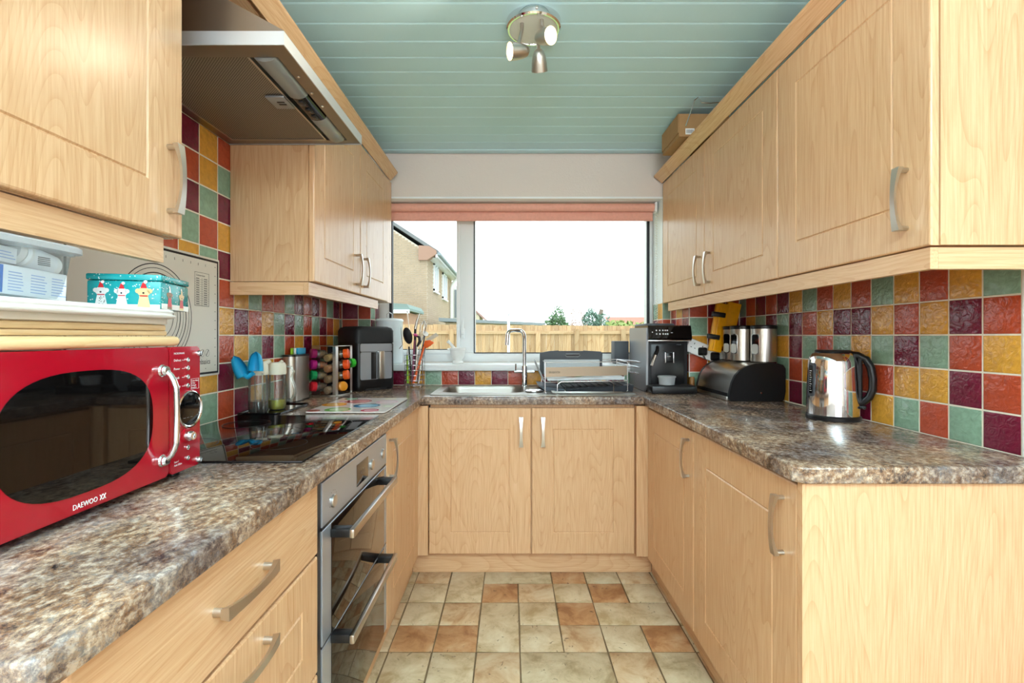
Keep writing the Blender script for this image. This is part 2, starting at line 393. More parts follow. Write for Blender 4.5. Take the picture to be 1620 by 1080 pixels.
# skim of plaster on the back wall above the window is the wall itself
ce = struct('ceiling', B().box(XL - T - .12, XR + T + .12, -3.2, YB + .3, CEIL + .012, CEIL + .1), M['ceil'])
b = B(); f = lambda u, v, d: Vector((d, u, v)); bw = .1075
prof = [(.003, 0), (.0045, .0), (bw - .009, 0), (bw - .0078, .0012), (bw - .0042, .0012), (bw - .003, 0), (bw - .0005, 0), (bw - .0005, .011), (.0005, .011), (.0005, .0025)]
b.prism([(u, CEIL + v) for u, v in prof], f, XL - T, XR + T)
cb = obj('ceiling_board', b, M['ceil'], ce, ang=20)
nb = 0
yy = 2.943 - bw
cb.location = (0, yy, 0)
while yy > -1.6:
    yy -= bw; clone(cb, ce, (0, yy, 0))
struct('trim_1', B().box(XL, XR, 2.943, YB + .002, CEIL - .004, CEIL + .011, .004), M['ceil'])
# tiling -----------------------------------------------------------
def tile_mesh(w, h):
    b = B(); f = lambda u, v, d: Vector((u, v, d)); a, c = w / 2, h / 2
    b.rects(f, -a, a, -c, c, [(0, -.0075), (0, -.0018), (.0012, -.0004), (.0035, 0)])
    bmesh.ops.recalc_face_normals(b.bm, faces=b.bm.faces[:])
    me = bpy.data.meshes.new('tile'); b.bm.to_mesh(me); b.bm.free(); me.shade_smooth(); me.set_sharp_from_angle(angle=1.2)
    return me
TM = {}
def tile(parent, kind, pos, normal, w=.0987, h=.0987):
    key = (round(w, 4), round(h, 4), kind)
    if key not in TM:
        me = tile_mesh(w, h); me.materials.append(M[HUE[kind]]); TM[key] = me
    o = bpy.data.objects.new('tile', TM[key]); COL.objects.link(o); o.parent = parent
    n = Vector(normal); up = Vector((0, 0, 1)); x = up.cross(n)
    o.matrix_local = Matrix.Translation(pos) @ Matrix(((x.x, up.x, n.x, 0), (x.y, up.y, n.y, 0), (x.z, up.z, n.z, 0), (0, 0, 0, 1)))
    return o
rt = random.Random(11)
def rndk(): return rt.choice('YRMG')
def dline(px, X): return 760 * abs(X) / abs(px - 808)
# left wall columns: a_i spans y0+TP*i
la0 = 1.8335 - 3 * TP      # a0 starts here (line between a2/a3 at 1.8335)
Lp = { # row k : string starting at column a0 ('.' random)
 6: 'MYR', 5: 'RYG', 4: 'MGM', 3: 'GRY', 2: 'YGM',
 1: '..RYGRRGMRMRGMR', 0: '..YMRYGMGRGMRYG', -1: '..RYGMGRYMYRYGM', -2: '.YMGRYRGMRYGRMG', -3: '.GRMYGRYMGYRMYR'}
for k, s in Lp.items():
    n0 = -4
    for i in range(n0, 15):
        y0 = la0 + TP * i
        if k >= 2 and (i > 2): continue
        if k >= 2 and i < -1: continue
        if k < 2 and i < -3: continue
        kd = s[i] if 0 <= i < len(s) and s[i] != '.' else rndk()
        w_ = TP - .0038; yc = y0 + TP / 2
        if i == 14:
            w_ = YB - y0 - .004
            if w_ < .012: continue
            yc = y0 + .0015 + w_ / 2
        tile(wl, kd, (XL, yc, TZ0 + TP * (k + .5)), (1, 0, 0), w=w_)
obj('grout', B().box(XL - T - .0005, XL - .0012, la0 - 3 * TP, YB + .006, WT - .002, TZ0 + 2 * TP).box(XL - T - .0005, XL - .0012, la0 - 2 * TP, la0 + 3 * TP + .006, TZ0 + 2 * TP, TZ0 + 7 * TP), M['grout'], wl)
# right wall: col j spans from the near end 1.2085
Rp = {1: 'GYRYGRYRGYMRMRG', 0: 'RMYRYMMYRMGMGYM', -1: 'YRGMGYGRGMYGRMY', -2: 'RMYYRRGYYRGMYRG', -3: 'MGRGYMYRGMYGRYM'}
for k, s in Rp.items():
    for j in range(15):
        y0 = 1.2085 + (TP - .0012) * j
        w_ = TP - .005
        if y0 + TP > CY: w_ = CY - y0 - .004
        if w_ < .012: continue
        tile(wr, s[j], (XR, y0 + (TP / 2 if y0 + TP <= CY else (CY - y0) / 2), TZ0 + TP * (k + .5)), (-1, 0, 0), w=w_)
obj('grout', B().box(XR + .0012, XR + T + .0005, 1.2085, CY + .006, WT - .002, TZ0 + 2 * TP), M['grout'], wr)
struct('trim_2', B().box(XR - .001, XR + T - .0006, 1.2, 1.2078, WT + .001, TZ0 + 2 * TP, .001), M['white'])
# boxed corner
def row_tiles(parent, fn, spans, rows, nrm):
    for k, s in rows.items():
        for (u0, u1), kd in zip(spans, s):
            u0_, u1_ = u0 + .0019, u1 - .0019
            tile(parent, kd, fn((u0_ + u1_) / 2, TZ0 + TP * (k + .5)), nrm, w=u1_ - u0_)
row_tiles(wc, lambda u, z: (u, CY, z), [(CX + .004, CX + .004 + TP), (CX + .004 + TP, CX + .004 + 2 * TP), (CX + .004 + 2 * TP, XR - .001)], {1: 'RMR', 0: 'GRM', -1: 'YMG', -2: 'RYR', -3: 'GYM'}, (0, -1, 0))
row_tiles(wc, lambda u, z: (CX, u, z), [(CY + .002, CY + .002 + TP), (CY + .002 + TP, CY + .002 + 2 * TP), (CY + .002 + 2 * TP, YB - .001)], {1: 'RYR', 0: 'MRM', -1: 'GRY', -2: 'RMG', -3: 'YGM'}, (-1, 0, 0))
obj('grout', B().box(CX + .0012, XR + .006, CY + .0012, CY + T + .0005, WT - .002, TZ0 + 2 * TP).box(CX + .0012, CX + T + .0005, CY + .002, YB + .006, WT - .002, TZ0 + 2 * TP), M['grout'], wc)
# back wall: row under the sill, lines at -.432 + k*.1038
xs = []
x = -.432 - 6 * .1037 + .02
edges = [XL + .001] + [-.432 + .1037 * i for i in range(-5, 14) if XL + .02 < -.432 + .1037 * i < CX - .01] + [CX - .001]
names = {}
base = 'YMRMRMYGRMYMRYMGRYMRG'
# tile ending at -.432 is sage (G)
seq = {-6: 'R', -5: 'Y', -4: 'G', -3: 'R', -2: 'M', -1: 'Y', 0: 'G', 1: 'R', 2: 'M', 3: 'Y', 4: 'M', 5: 'R', 6: 'Y', 7: 'M', 8: 'G', 9: 'R', 10: 'Y', 11: 'M', 12: 'G', 13: 'R', 14: 'Y'}
for i in range(len(edges) - 1):
    u0, u1 = edges[i] + .0015, edges[i + 1] - .0015
    idx = round((edges[i + 1] + .432) / .1037) if i < len(edges) - 2 else 14
    if u1 - u0 > .012:
        tile(wb, seq.get(idx, 'R'), ((u0 + u1) / 2, YB, WT + .0015 + .0435), (0, -1, 0), w=u1 - u0, h=.087)
obj('grout', B().box(XL, CX + .006, YB + .0012, YB + T + .0005, WT - .002, 1.001), M['grout'], wb)
# back wall left of the window, k=1..-2
sp = [(XL + .001, -.953), (-.953, OX0 + .0)]
row_tiles(wb, lambda u, z: (u, YB, z), sp, {1: 'MR', 0: 'RG', -1: 'YM', -2: 'GR'}, (0, -1, 0))
row_tiles(wb, lambda u, z: (u, YB, z), [(OX1, CX - .001)], {1: 'G', 0: 'R', -1: 'Y', -2: 'M'}, (0, -1, 0))
obj('grout', B().box(XL, OX0 - .0012, YB + .0012, YB + T + .0005, 1.002, TZ0 + 2 * TP).box(OX1 + .0012, CX + .006, YB + .0012, YB + T + .0005, 1.002, TZ0 + 2 * TP), M['grout'], wb)
# reveals
for X_, nx, kk in ((OX0, 1, {1: 'GM', 0: 'MG', -1: 'YR'}), (OX1, -1, {1: 'YG', 0: 'RM', -1: 'GY'})):
    row_tiles(wb, lambda u, z: (X_, u, z), [(YB + .001, YB + .099), (YB + .099, YW - .002)], kk, (nx, 0, 0))
for X_, nx, kk in ((OX0, 1, 'RY'), (OX1, -1, 'MR')):
    for i_, kd in enumerate(kk): tile(wb, kd, (X_, YB + .05 + i_ * .099, 1.0805), (nx, 0, 0), w=.094, h=.070)
b = B().box(OX0 - T - .0005, OX0 - .0012, YB + .004, YW, 1.044, TZ0 + 2 * TP).box(OX1 + .0012, OX1 + T + .0005, YB + .004, YW, 1.044, TZ0 + 2 * TP)
obj('grout', b, M['grout'], wb)
# reveal linings above the tiles and head
b = B().box(OX0 - T, OX0, YB, YW + .02, TZ0 + 2 * TP + .0005, OZ1 - .001).box(OX1, OX1 + T, YB, YW + .02, TZ0 + 2 * TP + .0005, OZ1 - .001).box(OX0, OX1, YB - .002, YW + .02, OZ1 - .012, OZ1 - .0005)
obj('reveal_lining', b, M['upvc'], wb)
# window sill ---------------------------------------------------------
struct('trim_3', B().box(OX0 + .001, OX1 - .001, YB - .048, YW + .01, 1.003, 1.043, .006), M['upvc'])
# ---------------------------------------------------------------- window
wn = struct('window_1', B().box(OX0 + .001, OX0 + .058, YW, YW + .06, 1.044, OZ1 - .013, .004)
    .box(OX1 - .044, OX1 - .001, YW, YW + .06, 1.044, OZ1 - .013, .004)
    .box(OX0 + .058, OX1 - .044, YW, YW + .06, 1.044, 1.107, .004)
    .box(OX0 + .058, OX1 - .044, YW, YW + .06, OZ1 - .06, OZ1 - .013, .004)
    .box(-.346, -.236, YW, YW + .06, 1.107, OZ1 - .06, .004), M['upvc'])
def sash(x0, x1, z0, z1, th, yo):
    f = FY(YW + .05)
    b = B()
    b.box(x0, x0 + th, YW - yo, YW + .03, z0, z1, .004).box(x1 - th, x1, YW - yo, YW + .03, z0, z1, .004)
    b.box(x0 + th, x1 - th, YW - yo, YW + .03, z0, z0 + th, .004).box(x0 + th, x1 - th, YW - yo, YW + .03, z1 - th, z1, .004)
    return b
s1 = obj('sash', sash(-.816, -.334, 1.10, OZ1 - .055, .026, .012), M['upvc'], wn)
def gask(x0, x1, z0, z1, t):
    b = B(); y0, y1 = YW - .004, YW + .006
    return b.box(x0, x0 + t, y0, y1, z0, z1).box(x1 - t, x1, y0, y1, z0, z1).box(x0 + t, x1 - t, y0, y1, z0, z0 + t).box(x0 + t, x1 - t, y0, y1, z1 - t, z1)
obj('gasket', gask(-.80, -.340, 1.122, OZ1 - .07, .009), M['gasket'], s1)
obj('gasket', gask(-.246, .922, 1.102, OZ1 - .055, .007), M['gasket'], wn)
obj('gasket', B().box(.905, .922, YW - .01, YW + .02, 1.107, OZ1 - .06), M['gasket'], wn)
obj('gasket', B().box(-.806, -.786, YW - .014, YW + .02, 1.12, OZ1 - .08), M['gasket'], wn)
obj('pane', B().box(-.80, -.34, YW + .016, YW + .022, 1.12, OZ1 - .07), M['pane'], s1)
obj('pane', B().box(-.240, .908, YW + .022, YW + .028, 1.10, OZ1 - .055), M['pane'], wn)
b = B().box(-.330, -.306, YW - .022, YW - .001, 1.20, 1.27, .004)
b.tube([(-.318, YW - .02, 1.235), (-.318, YW - .045, 1.24), (-.315, YW - .05, 1.27), (-.312, YW - .048, 1.345)], [.008, .008, .0075, .006], 8)
obj('handle', b, M['upvc'], s1)
# roller blind -------------------------------------------------------
rb = thing('roller_blind', 'coral pink roller blind rolled up at the top of the window', 'blind', (.07, 3.09, 2.07))
b = B(); M4 = Matrix.Translation((-.835, 3.095, 2.045)) @ Matrix.Rotation(PI / 2, 4, 'Y')
b.lathe([(.026, 0), (.026, 1.755)], M=M4, n=20); obj('fabric_roll', b, M['coral'], rb)
b = B().box(-.835, .92, 3.114, 3.116, 1.962, 2.045).box(-.835, .92, 3.109, 3.120, 1.962, 1.976, .004)
obj('hanging_fabric', b, M['coral'], rb)
obj('bracket', B().box(.921, .935, 3.06, 3.13, 2.01, 2.074, .005), M['white'], rb); obj('bracket', B().box(-.85, -.836, 3.06, 3.13, 2.01, 2.074, .005), M['white'], rb)
b = B(); 
for q in range(52):
    z = 2.03 - q * .016; b.lathe([(.001, -.0025), (.003, -.0018), (.0036, 0), (.003, .0018), (.001, .0025)], (.936, 3.075, z), 6)
    b.lathe([(.001, -.0025), (.003, -.0018), (.0036, 0), (.003, .0018), (.001, .0025)], (.936, 3.095, z - .006), 6)
o = obj('bead_chain', b, M['cream'], rb); o['kind'] = 'stuff'
# ================================================================ OUTSIDE
struct('ground', B().box(-25, 25, 3.35, 60, -.6, -.42), pm('lawn', '8c9a5c', .9, noise=.25, nscale=6))
FYD = 11.0
fn = thing('garden_fence', 'pale timber fence of upright boards across the garden beyond the window', 'fence', (.4, FYD, -.42))
x = -4.6; rf = random.Random(5)
fbm = None
while x < 5.4:
    wv = rf.uniform(.088, .1); t = 1.475 + rf.uniform(-.008, .008) - (x - 0) * .008
    nbd = globals().get('nbd', 0) + 1; yo_ = .014 * (nbd % 2)
    obj('board', B().box(x - .004 * (nbd % 2), x + wv + .004 * (nbd % 2) - .007 * ((nbd + 1) % 2), FYD + yo_, FYD + yo_ + .012, -.40, t), M['fence'], fn, smooth=False)
    x += wv
for z in (1.30, .45): obj('rail', B().box(-4.6, 5.4, FYD - .045, FYD - .002, z - .03, z + .045), M['fencex'], fn, smooth=False)
for x in (-3.6, -1.35, .62, 1.5, 2.56, 3.7): obj('post', B().box(x - .05, x + .05, FYD - .1, FYD - .046, -.42, 1.38 if x != .62 else 1.3), M['fence'], fn, smooth=False)
# neighbouring brick house
hs = thing('brick_house', 'yellow-brown brick house with pitched roof seen through the left pane', 'house', (-5, 20, -.42))
brick = pm('yellow_brick', 'b49f86', .85, noise=.1, nscale=3); mort = pm('mortar', 'd8cfc0', .9)
HX, HY = -3.0, 17.2; EZ = 4.25
f = FY(HY)
hw = obj('gable_wall', B().prism([(-9.5, -.42), (HX, -.42), (HX, EZ), (-6.25, EZ + 2.15), (-9.5, EZ)], f, -6.6, 0), mort, hs, smooth=False)
b = B(); rb_ = random.Random(2)
r = 0; z = 1.0
while z < 6.5:
    off = .1125 if r % 2 else 0
    x = HX - .218 + (0 if not off else .1125)
    if off and z < EZ - .1: b.box(HX - .105, HX + .006, HY - .01, HY + .02, z, z + .063)
    else: pass
    x = HX - (.1125 if off else 0)
    while x > -5.0:
        lim = EZ + (HX - x) * .6615
        if z + .06 < lim: b.box(x - .216, x - .004, HY - .01 - rb_.uniform(0, .006), HY + .01, z, z + .063)
        x -= .225
    # side wall bricks
    y = HY + (.1125 if off else 0)
    while y < 24.3:
        hit = any(a - .1 < y < bb + .0 and z0 - .06 < z < z1 for a, bb, z0, z1 in ((18.5, 19.7, 2.95, 4.05), (20.9, 22.3, 2.85, 4.0)))
        if z < EZ - .1 and not hit: b.box(HX - .01, HX + .01, y + .004, y + .218, z, z + .063)
        y += .225
    z += .075; r += 1
o = obj('brick', b, brick, hs, smooth=False, kind='stuff')
for (a, bb, z0, z1) in ((18.55, 19.65, 2.98, 4.06), (20.95, 22.3, 2.88, 4.0)):
    wf = obj('window', B().box(HX + .0, HX + .06, a, a + .12, z0, z1).box(HX, HX + .06, bb - .12, bb, z0, z1).box(HX, HX + .06, a, bb, z0, z0 + .08).box(HX, HX + .06, a, bb, z1 - .08, z1).box(HX, HX + .06, (a + bb) / 2 - .05, (a + bb) / 2 + .05, z0, z1).box(HX, HX + .1, a - .05, bb + .05, z0 - .06, z0), M['upvc'], hs, smooth=False)
    obj('pane', B().box(HX + .012, HX + .02, a + .1, bb - .1, z0 + .05, z1 - .05), pm('far_pane', 'aab4ba', .1), wf)
rm = pm('roof_tile', '7d7f80', .8, noise=.15, nscale=4)
b = B(); b.skin([[Vector(p) for p in ((HX + .42, HY - .12, EZ - .12), (-6.25, HY - .12, EZ + 2.28), (-6.25, HY - .12, EZ + 2.4), (HX + .42, HY - .12, EZ + .02))], [Vector(p) for p in ((HX + .42, 24.3, EZ - .12), (-6.25, 24.3, EZ + 2.28), (-6.25, 24.3, EZ + 2.4), (HX + .42, 24.3, EZ + .02))]])
obj('roof', b, rm, hs, smooth=False)
obj('eave_box', B().prism([(HX - .28, EZ - .32), (HX + .02, EZ - .32), (HX + .36, EZ - .1), (HX + .36, EZ + .02), (HX + .1, EZ + .18), (HX - .28, EZ + .2)], FY(HY - .1), -.3, .03), pm('brown_board', 'a98572', .7), hs, smooth=False)
obj('fascia', B().box(HX + .32, HX + .40, HY - .1, 24.3, EZ - .22, EZ - .04).box(HX + .0, HX + .33, HY + .1, 24.3, EZ - .22, EZ - .2), M['upvc'], hs, smooth=False)
obj('gutter', B().tube([(HX + .46, HY - .15, EZ - .1), (HX + .46, 24.3, EZ - .13)], .06, 8), pm('grey_gutter', '8d9aa0', .5), hs)
obj('downpipe', B().tube([(HX + .44, 23.4, EZ - .12), (HX + .15, 23.4, EZ - .5), (HX + .1, 23.4, EZ - .7), (HX + .1, 23.4, -.4)], .07, 8), M['upvc'], hs)
ex = thing('house_extension', 'low brick lean-to with grey-green roof at the left of the window view', 'building', (-4, 13.5, -.42))
obj('wall', B().box(-6, -2.95, 13.6, 15.5, -.42, 1.9), pm('red_brick', 'b08a70', .85, noise=.12, nscale=6), ex, smooth=False)
obj('roof', B().prism([(-6, 1.93), (-2.82, 1.93), (-2.82, 2.0), (-2.9, 2.12), (-6, 2.3)], FY(13.4), -2.2, 0), pm('green_felt', '7f928c', .8), ex, smooth=False)
obj('fascia', B().box(-6, -2.82, 13.34, 13.4, 1.86, 1.96), M['upvc'], ex, smooth=False)
h2 = thing('far_terrace', 'white bay fronted house end beyond the brick house downpipe', 'house', (-3.4, 27, -.42))
obj('wall', B().box(-6, -3.1, 25, 32, -.42, 4.0), brick, h2, smooth=False)
wf = obj('bay_window', B().box(-3.1, -2.75, 25.6, 27.2, 1.4, 3.9), M['upvc'], h2, smooth=False)
obj('pane', B().box(-2.75, -2.73, 25.75, 27.05, 2.2, 3.7).box(-3.0, -2.85, 25.58, 25.6, 2.2, 3.7), pm('far_pane_b', '8f9aa2', .1), wf, smooth=False)
# garage roof, washing pole, far roofs
gr = thing('garage', 'low flat roofed garage showing above the fence', 'building', (-.3, 17.5, -.42))
obj('wall', B().box(-2.2, 1.0, 16.2, 20, -.42, 1.68), pm('garage_wall', 'c2b6a2', .8), gr, smooth=False)
b = B(); b.skin([[Vector(p) for p in ((-2.4, 16, 1.72), (1.15, 16, 1.58), (1.15, 16, 1.66), (-2.4, 16, 1.84))], [Vector(p) for p in ((-2.4, 20.2, 1.72), (1.15, 20.2, 1.58), (1.15, 20.2, 1.66), (-2.4, 20.2, 1.9))]])
obj('roof', b, pm('felt_roof', '8e979b', .8), gr, smooth=False)
wp = thing('washing_line_post', 'slim white post standing in front of the garden fence', 'post', (-.04, 9.0, -.42))
obj('pole', B().lathe([(.028, -.42), (.026, 1.55), (.012, 1.6)], (-.04, 9.0, 0), 10), M['upvc'], wp)
obj('hook', B().tube([(-.04, 9, 1.58), (-.04, 9, 1.63), (-.01, 9, 1.64)], .008, 6), M['grey'], wp)
def far_house(nm, lab, x0, x1, y0, z0, zr, col, ridge=.3):
    t = thing(nm, lab, 'house', ((x0 + x1) / 2, y0, -.42))
    obj('wall', B().box(x0 + .3, x1 - .3, y0, y0 + 6, -.42, z0), pm(nm + '_wall', 'cbb6a4', .8), t, smooth=False)
    b = B(); b.skin([[Vector(p) for p in ((x0, y0 - .3, z0), (x1, y0 - .3, z0), (x1, y0 - .3, z0 + .1), (x0, y0 - .3, z0 + .1))], [Vector(p) for p in ((x0 + ridge, y0 + 3, zr), (x1 - ridge, y0 + 3, zr), (x1 - ridge, y0 + 3.1, zr + .1), (x0 + ridge, y0 + 3.1, zr + .1))]])
    obj('roof', b, pm(nm + '_roof', col, .8, noise=.1, nscale=2), t, smooth=False)
    obj('chimney', B().box((x0 + x1) / 2 - .3, (x0 + x1) / 2 + .3, y0 + 2.8, y0 + 3.3, zr - .3, zr + .35), pm(nm + '_stack', 'a8705a', .8), t, smooth=False)
    return t
far_house('red_roofed_bungalow', 'distant bungalow with red tiled roof at the right of the window view', 6.2, 13, 30, 1.75, 2.45, 'c07a66')
t = thing('gabled_house', 'distant pale gabled house just right of the window mullion', 'house', (-3, 40, -.42))
obj('wall', B().prism([(-6.4, -.42), (-2.6, -.42), (-2.6, 2.9), (-4.5, 4.6), (-6.4, 2.9)], FY(40), -5, 0), pm('render_wall', 'd8cbb9', .8), t, smooth=False)
obj('roof', B().prism([(-2.2, 2.6), (-2.2, 2.75), (-4.5, 4.85), (-6.8, 2.75), (-6.8, 2.6), (-4.5, 4.62)], FY(39.8), -5.4, 0), pm('pink_roof', 'a5847c', .8), t, smooth=False)
def tree(nm, lab, x, y, zc, rx, rz, cols_, n=900, seed=1, trunk=True):
    t = thing(nm, lab, 'tree', (x, y, -.42)); rr = random.Random(seed)
    b = B(); bm = b.bm
    for i in range(n):
        v = Vector((rr.gauss(0, 1), rr.gauss(0, 1), rr.gauss(0, 1))).normalized() * (rr.random() ** .35)
        lob = 1 + .18 * math.sin(v.x * 5 + seed) + .15 * math.sin(v.z * 6 + 2 * seed)
        c = Vector((x + v.x * rx * lob, y + v.y * rx * .8, zc + v.z * rz * lob)); s = rx * .11
        a = Vector((rr.uniform(-1, 1), rr.uniform(-1, 1), rr.uniform(-1, 1))).normalized() * s; d = a.orthogonal().normalized() * s * .6
        bm.faces.new([bm.verts.new(c + a), bm.verts.new(c + d), bm.verts.new(c - a), bm.verts.new(c - d)])
    obj('foliage', b, pm(nm + '_leaf', cols_, .7, noise=.3, nscale=4), t, smooth=False, fix=False, kind='stuff')
    if trunk: obj('trunk', B().tube([(x, y, -.42), (x + .1, y, zc * .5), (x, y, zc)], [.12, .09, .04], 7), pm(nm + '_bark', '6d5a48', .9), t)
tree('round_shrub', 'rounded green shrub rising behind the middle of the fence', 1.75, 18, 1.6, .52, .58, '5d7f52', 1100, 1)
tree('blossom_shrub', 'airy pink-tinged shrub beside the rounded green shrub', 2.35, 17, 1.6, .36, .62, 'c2a79a', 350, 2)
tree('broad_shrub', 'broad blue-green shrub to the left of the bare stump', 3.1, 18, 1.65, .5, .66, '6b8a78', 1100, 3)
tree('low_hedge', 'low yellow-green hedge growing before the red roof', 5.3, 21, 1.3, 1.6, .5, '93a45e', 1500, 4)
t = thing('bare_trunk', 'bare leaning tree trunk between the broad shrub and the red roof', 'tree', (3.3, 18.5, -.42))
obj('trunk', B().tube([(3.3, 18.5, -.42), (3.4, 18.5, 1.3), (3.42, 18.5, 1.9), (3.5, 18.5, 2.25)], [.14, .12, .1, .07], 8), pm('bark', '8b7d70', .9), t)
# ================================================================ FURNITURE
def FDIR(face, pos):
    return {'X+': FX(pos, 1), 'X-': FX(pos, -1), 'Y-': FY(pos)}[face]
def door(parent, f, u0, u1, v0, v1, t=.019, inset=.098, name='door', m=None, groove=True):
    b = B(); g = .0015
    u0 += g; u1 -= g; v0 += g; v1 -= g
    pr = [(0, -t), (0, -.004), (.0012, -.0015), (.004, 0)]
    if groove: pr += [(inset, 0), (inset + .003, -.003), (inset + .0045, -.003), (inset + .0075, 0)]
    b.rects(f, u0, u1, v0, v1, pr)
    return obj(name, b, m or M['woodZ'], parent, ang=25)
def handle(parent, f, u, v, along='v', L=.15):
    """bow handle: two square posts and a bar that is wide at the ends and slim in the middle"""
    b = B(); n = 12
    g = (lambda s, w, d: f(u + w, v + s, d)) if along == 'v' else (lambda s, w, d: f(u + s, v + w, d))
    loops = []
    for i in range(n + 1):
        t = i / n; s = (t - .5) * L; e = abs(2 * t - 1)
        out = .027 + .008 * (1 - e * e); th = .0065 + .007 * e ** 3; w = .0068 + .0042 * e ** 2
        loops.append([g(s, -w, out), g(s, w, out), g(s, w * .75, out - th), g(s, -w * .75, out - th)])
    b.skin(loops)
    for s in (-L / 2 + .006, L / 2 - .006):
        b.skin([[g(s + .006 * math.cos(a) , .0075 * math.sin(a), d) for a in [k * PI / 4 for k in range(8)]] for d in (0, .022)])
    return obj('handle', b, M['nickel'], parent, ang=50)
H = M['woodX'], M['woodY'], M['woodZ']
# ---- left base units ---------------------------------------------------
dc = thing('drawer_cabinet', 'light wood drawer cabinet under the worktop by the microwave', 'cabinet', (-.75, .83, 0))
obj('carcass', B().box(-1.04, LB - .021, .502, 1.161, .11, .868), M['woodZ'], dc, smooth=False)
fX = FDIR('X+', LB)
for (z0, z1, hz) in ((.690, .866, .782), (.405, .686, .642), (.113, .401, .355)):
    d = door(dc, fX, .503, 1.160, z0, z1, name='drawer', m=M['woodY'] if z0 > .6 else M['woodZ'], inset=.085, groove=z0 < .6)
    handle(d, fX, .83, hz, 'u', .165)
# oven
ov = thing('double_oven', 'stainless built-under double oven with two black-ended bar handles', 'oven', (-.75, 1.49, .1))
obj('casing', B().box(-1.03, LB - .022, 1.190, 1.790, .108, .866), M['softblack'], ov, smooth=False)
fo = FDIR('X+', LB)
pn = obj('control_panel', B().rects(fo, 1.186, 1.796, .742, .852, [(0, -.02), (0, -.001), (.001, 0)]), M['ovensteel'], ov)
obj('display', B().rects(fo, 1.45, 1.565, .760, .826, [(0, -.002), (0, .0008), (.001, .001)]), M['ovenglass'], pn)
for kx, kz in ((1.258, .785), (1.606, .787), (1.742, .790)):
    Mk = align((LB, kx, kz), (1, 0, 0))
    obj('knob', B().lathe([(.017, -.001), (.017, .004), (.0155, .006), (.013, .0062)], M=Mk, n=24), M['steel'], pn)
b = B()
rk = random.Random(4)
for kx in (1.258, 1.742):
    for a in range(-4, 5):
        an = a * .5; y, z = kx + .026 * math.sin(an), .787 + .026 * math.cos(an)
        b.box(LB + .0001, LB + .0005, y - .001, y + .001, z - .001, z + .001)
o = obj('dial_marks', b, M['greyink'], pn, smooth=False); o['kind'] = 'stuff'
text('printed_digits', '14:31', .026, (LB + .0012, 1.475, .784), (0, 1, 0), (0, 0, 1), pm('dim_digits', '5a4a3c', .5), pn, .0001)
for nm, z0, z1, hz in (('upper_door', .448, .733, .708), ('lower_door', .126, .441, .436)):
    dd = obj(nm, B().rects(fo, 1.186, 1.796, z0, z1, [(0, -.02), (0, -.001), (.001, 0)]), M['ovensteel'], ov)
    obj('glass', B().rects(fo, 1.244, 1.757, z0 + .001, z1 - .001, [(0, -.001), (0, .0015), (.001, .002)]), M['ovenglass'], dd)
    hb = obj('handle_bar', B().box(LB + .050, LB + .064, 1.232, 1.705, hz - .012, hz + .012, .004), M['steel'], dd)
    for y0 in (1.236, 1.672): obj('handle_bracket', B().box(LB + .001, LB + .0495, y0, y0 + .03, hz - .011, hz + .011, .002), M['black'], dd)
obj('seam', B().box(LB - .02, LB - .002, 1.186, 1.796, .4415, .4475).box(LB - .02, LB - .002, 1.186, 1.796, .7335, .7415).box(LB - .02, LB - .004, 1.1605, 1.1855, .11, .866), M['black'], ov, smooth=False, kind='stuff')
# left cupboard
lc = thing('base_cabinet', 'light wood single door cupboard between the oven and the corner', 'cabinet', (-.75, 2.1, 0))
obj('carcass', B().box(-1.04, LB - .021, 1.802, 2.40, .11, .868), M['woodZ'], lc, smooth=False)
d = door(lc, fX, 1.802, 2.412, .113, .866); handle(d, fX, 1.845, .748)
obj('filler_strip', B().box(LB - .02, LB + .048, 2.4145, BB + .016, .113, .8665, .001), M['woodZ'], lc, smooth=False)
# sink unit
sc = thing('base_cabinet', 'light wood double door cupboard under the sink and window', 'cabinet', (.107, 2.7, 0))
fY = FDIR('Y-', BB)
obj('carcass', B().box(-.41, .628, BB + .021, 2.98, .11, .74).box(-.41, .628, BB + .021, BB + .04, .74, .868), M['woodZ'], sc, smooth=False)
d1 = door(sc, fY, -.4155, .103, .113, .855, inset=.106); handle(d1, fY, .052, .735)
d2 = door(sc, fY, .105, .6285, .113, .855, inset=.106); handle(d2, fY, .162, .735)
# right cupboards
c1 = thing('base_cabinet', 'light wood cupboard below the bread bin, left of the nearest right-hand cupboard', 'cabinet', (1, 2.1, 0))
fR = FDIR('X-', RB)
obj('carcass', B().box(RB + .021, 1.27, 1.803, 2.42, .11, .868), M['woodZ'], c1, smooth=False)
d = door(c1, fR, 1.802, 2.402, .105, .858); handle(d, fR, 1.848, .748)
obj('filler_strip', B().box(.630, RB + .018, 2.4045, BB + .016, .113, .8665, .001), M['woodZ'], c1, smooth=False)
c2 = thing('base_cabinet', 'light wood end cupboard with plain side panel below the kettle', 'cabinet', (1, 1.47, 0))
obj('carcass', B().box(RB + .021, 1.27, 1.148, 1.799, .11, .868), M['woodZ'], c2, smooth=False)
d = door(c2, fR, 1.149, 1.799, .100, .862, inset=.105); handle(d, fR, 1.208, .742)
obj('end_panel', B().box(RB - .001, XR - .004, 1.127, 1.1465, .001, .8695, .001), M['woodZ'], c2, smooth=False)
# plinths
for nm, bx, mt, lab in (('a', (LB - .055, LB - .04, .50, 2.47), 'woodY', 'wooden plinth under the oven and left cupboards'),
                    ('b', (LB - .04, RB + .04, 2.476, 2.492), 'woodX', 'wooden plinth under the sink cupboard doors'),
                    ('c', (RB + .04, RB + .055, 1.1475, 2.47), 'woodY', 'wooden plinth under the right-hand cupboards')):
    o = obj('plinth', B().box(bx[0], bx[1], bx[2], bx[3], .001, .108), M[mt], smooth=False); tag(o, lab, 'plinth')
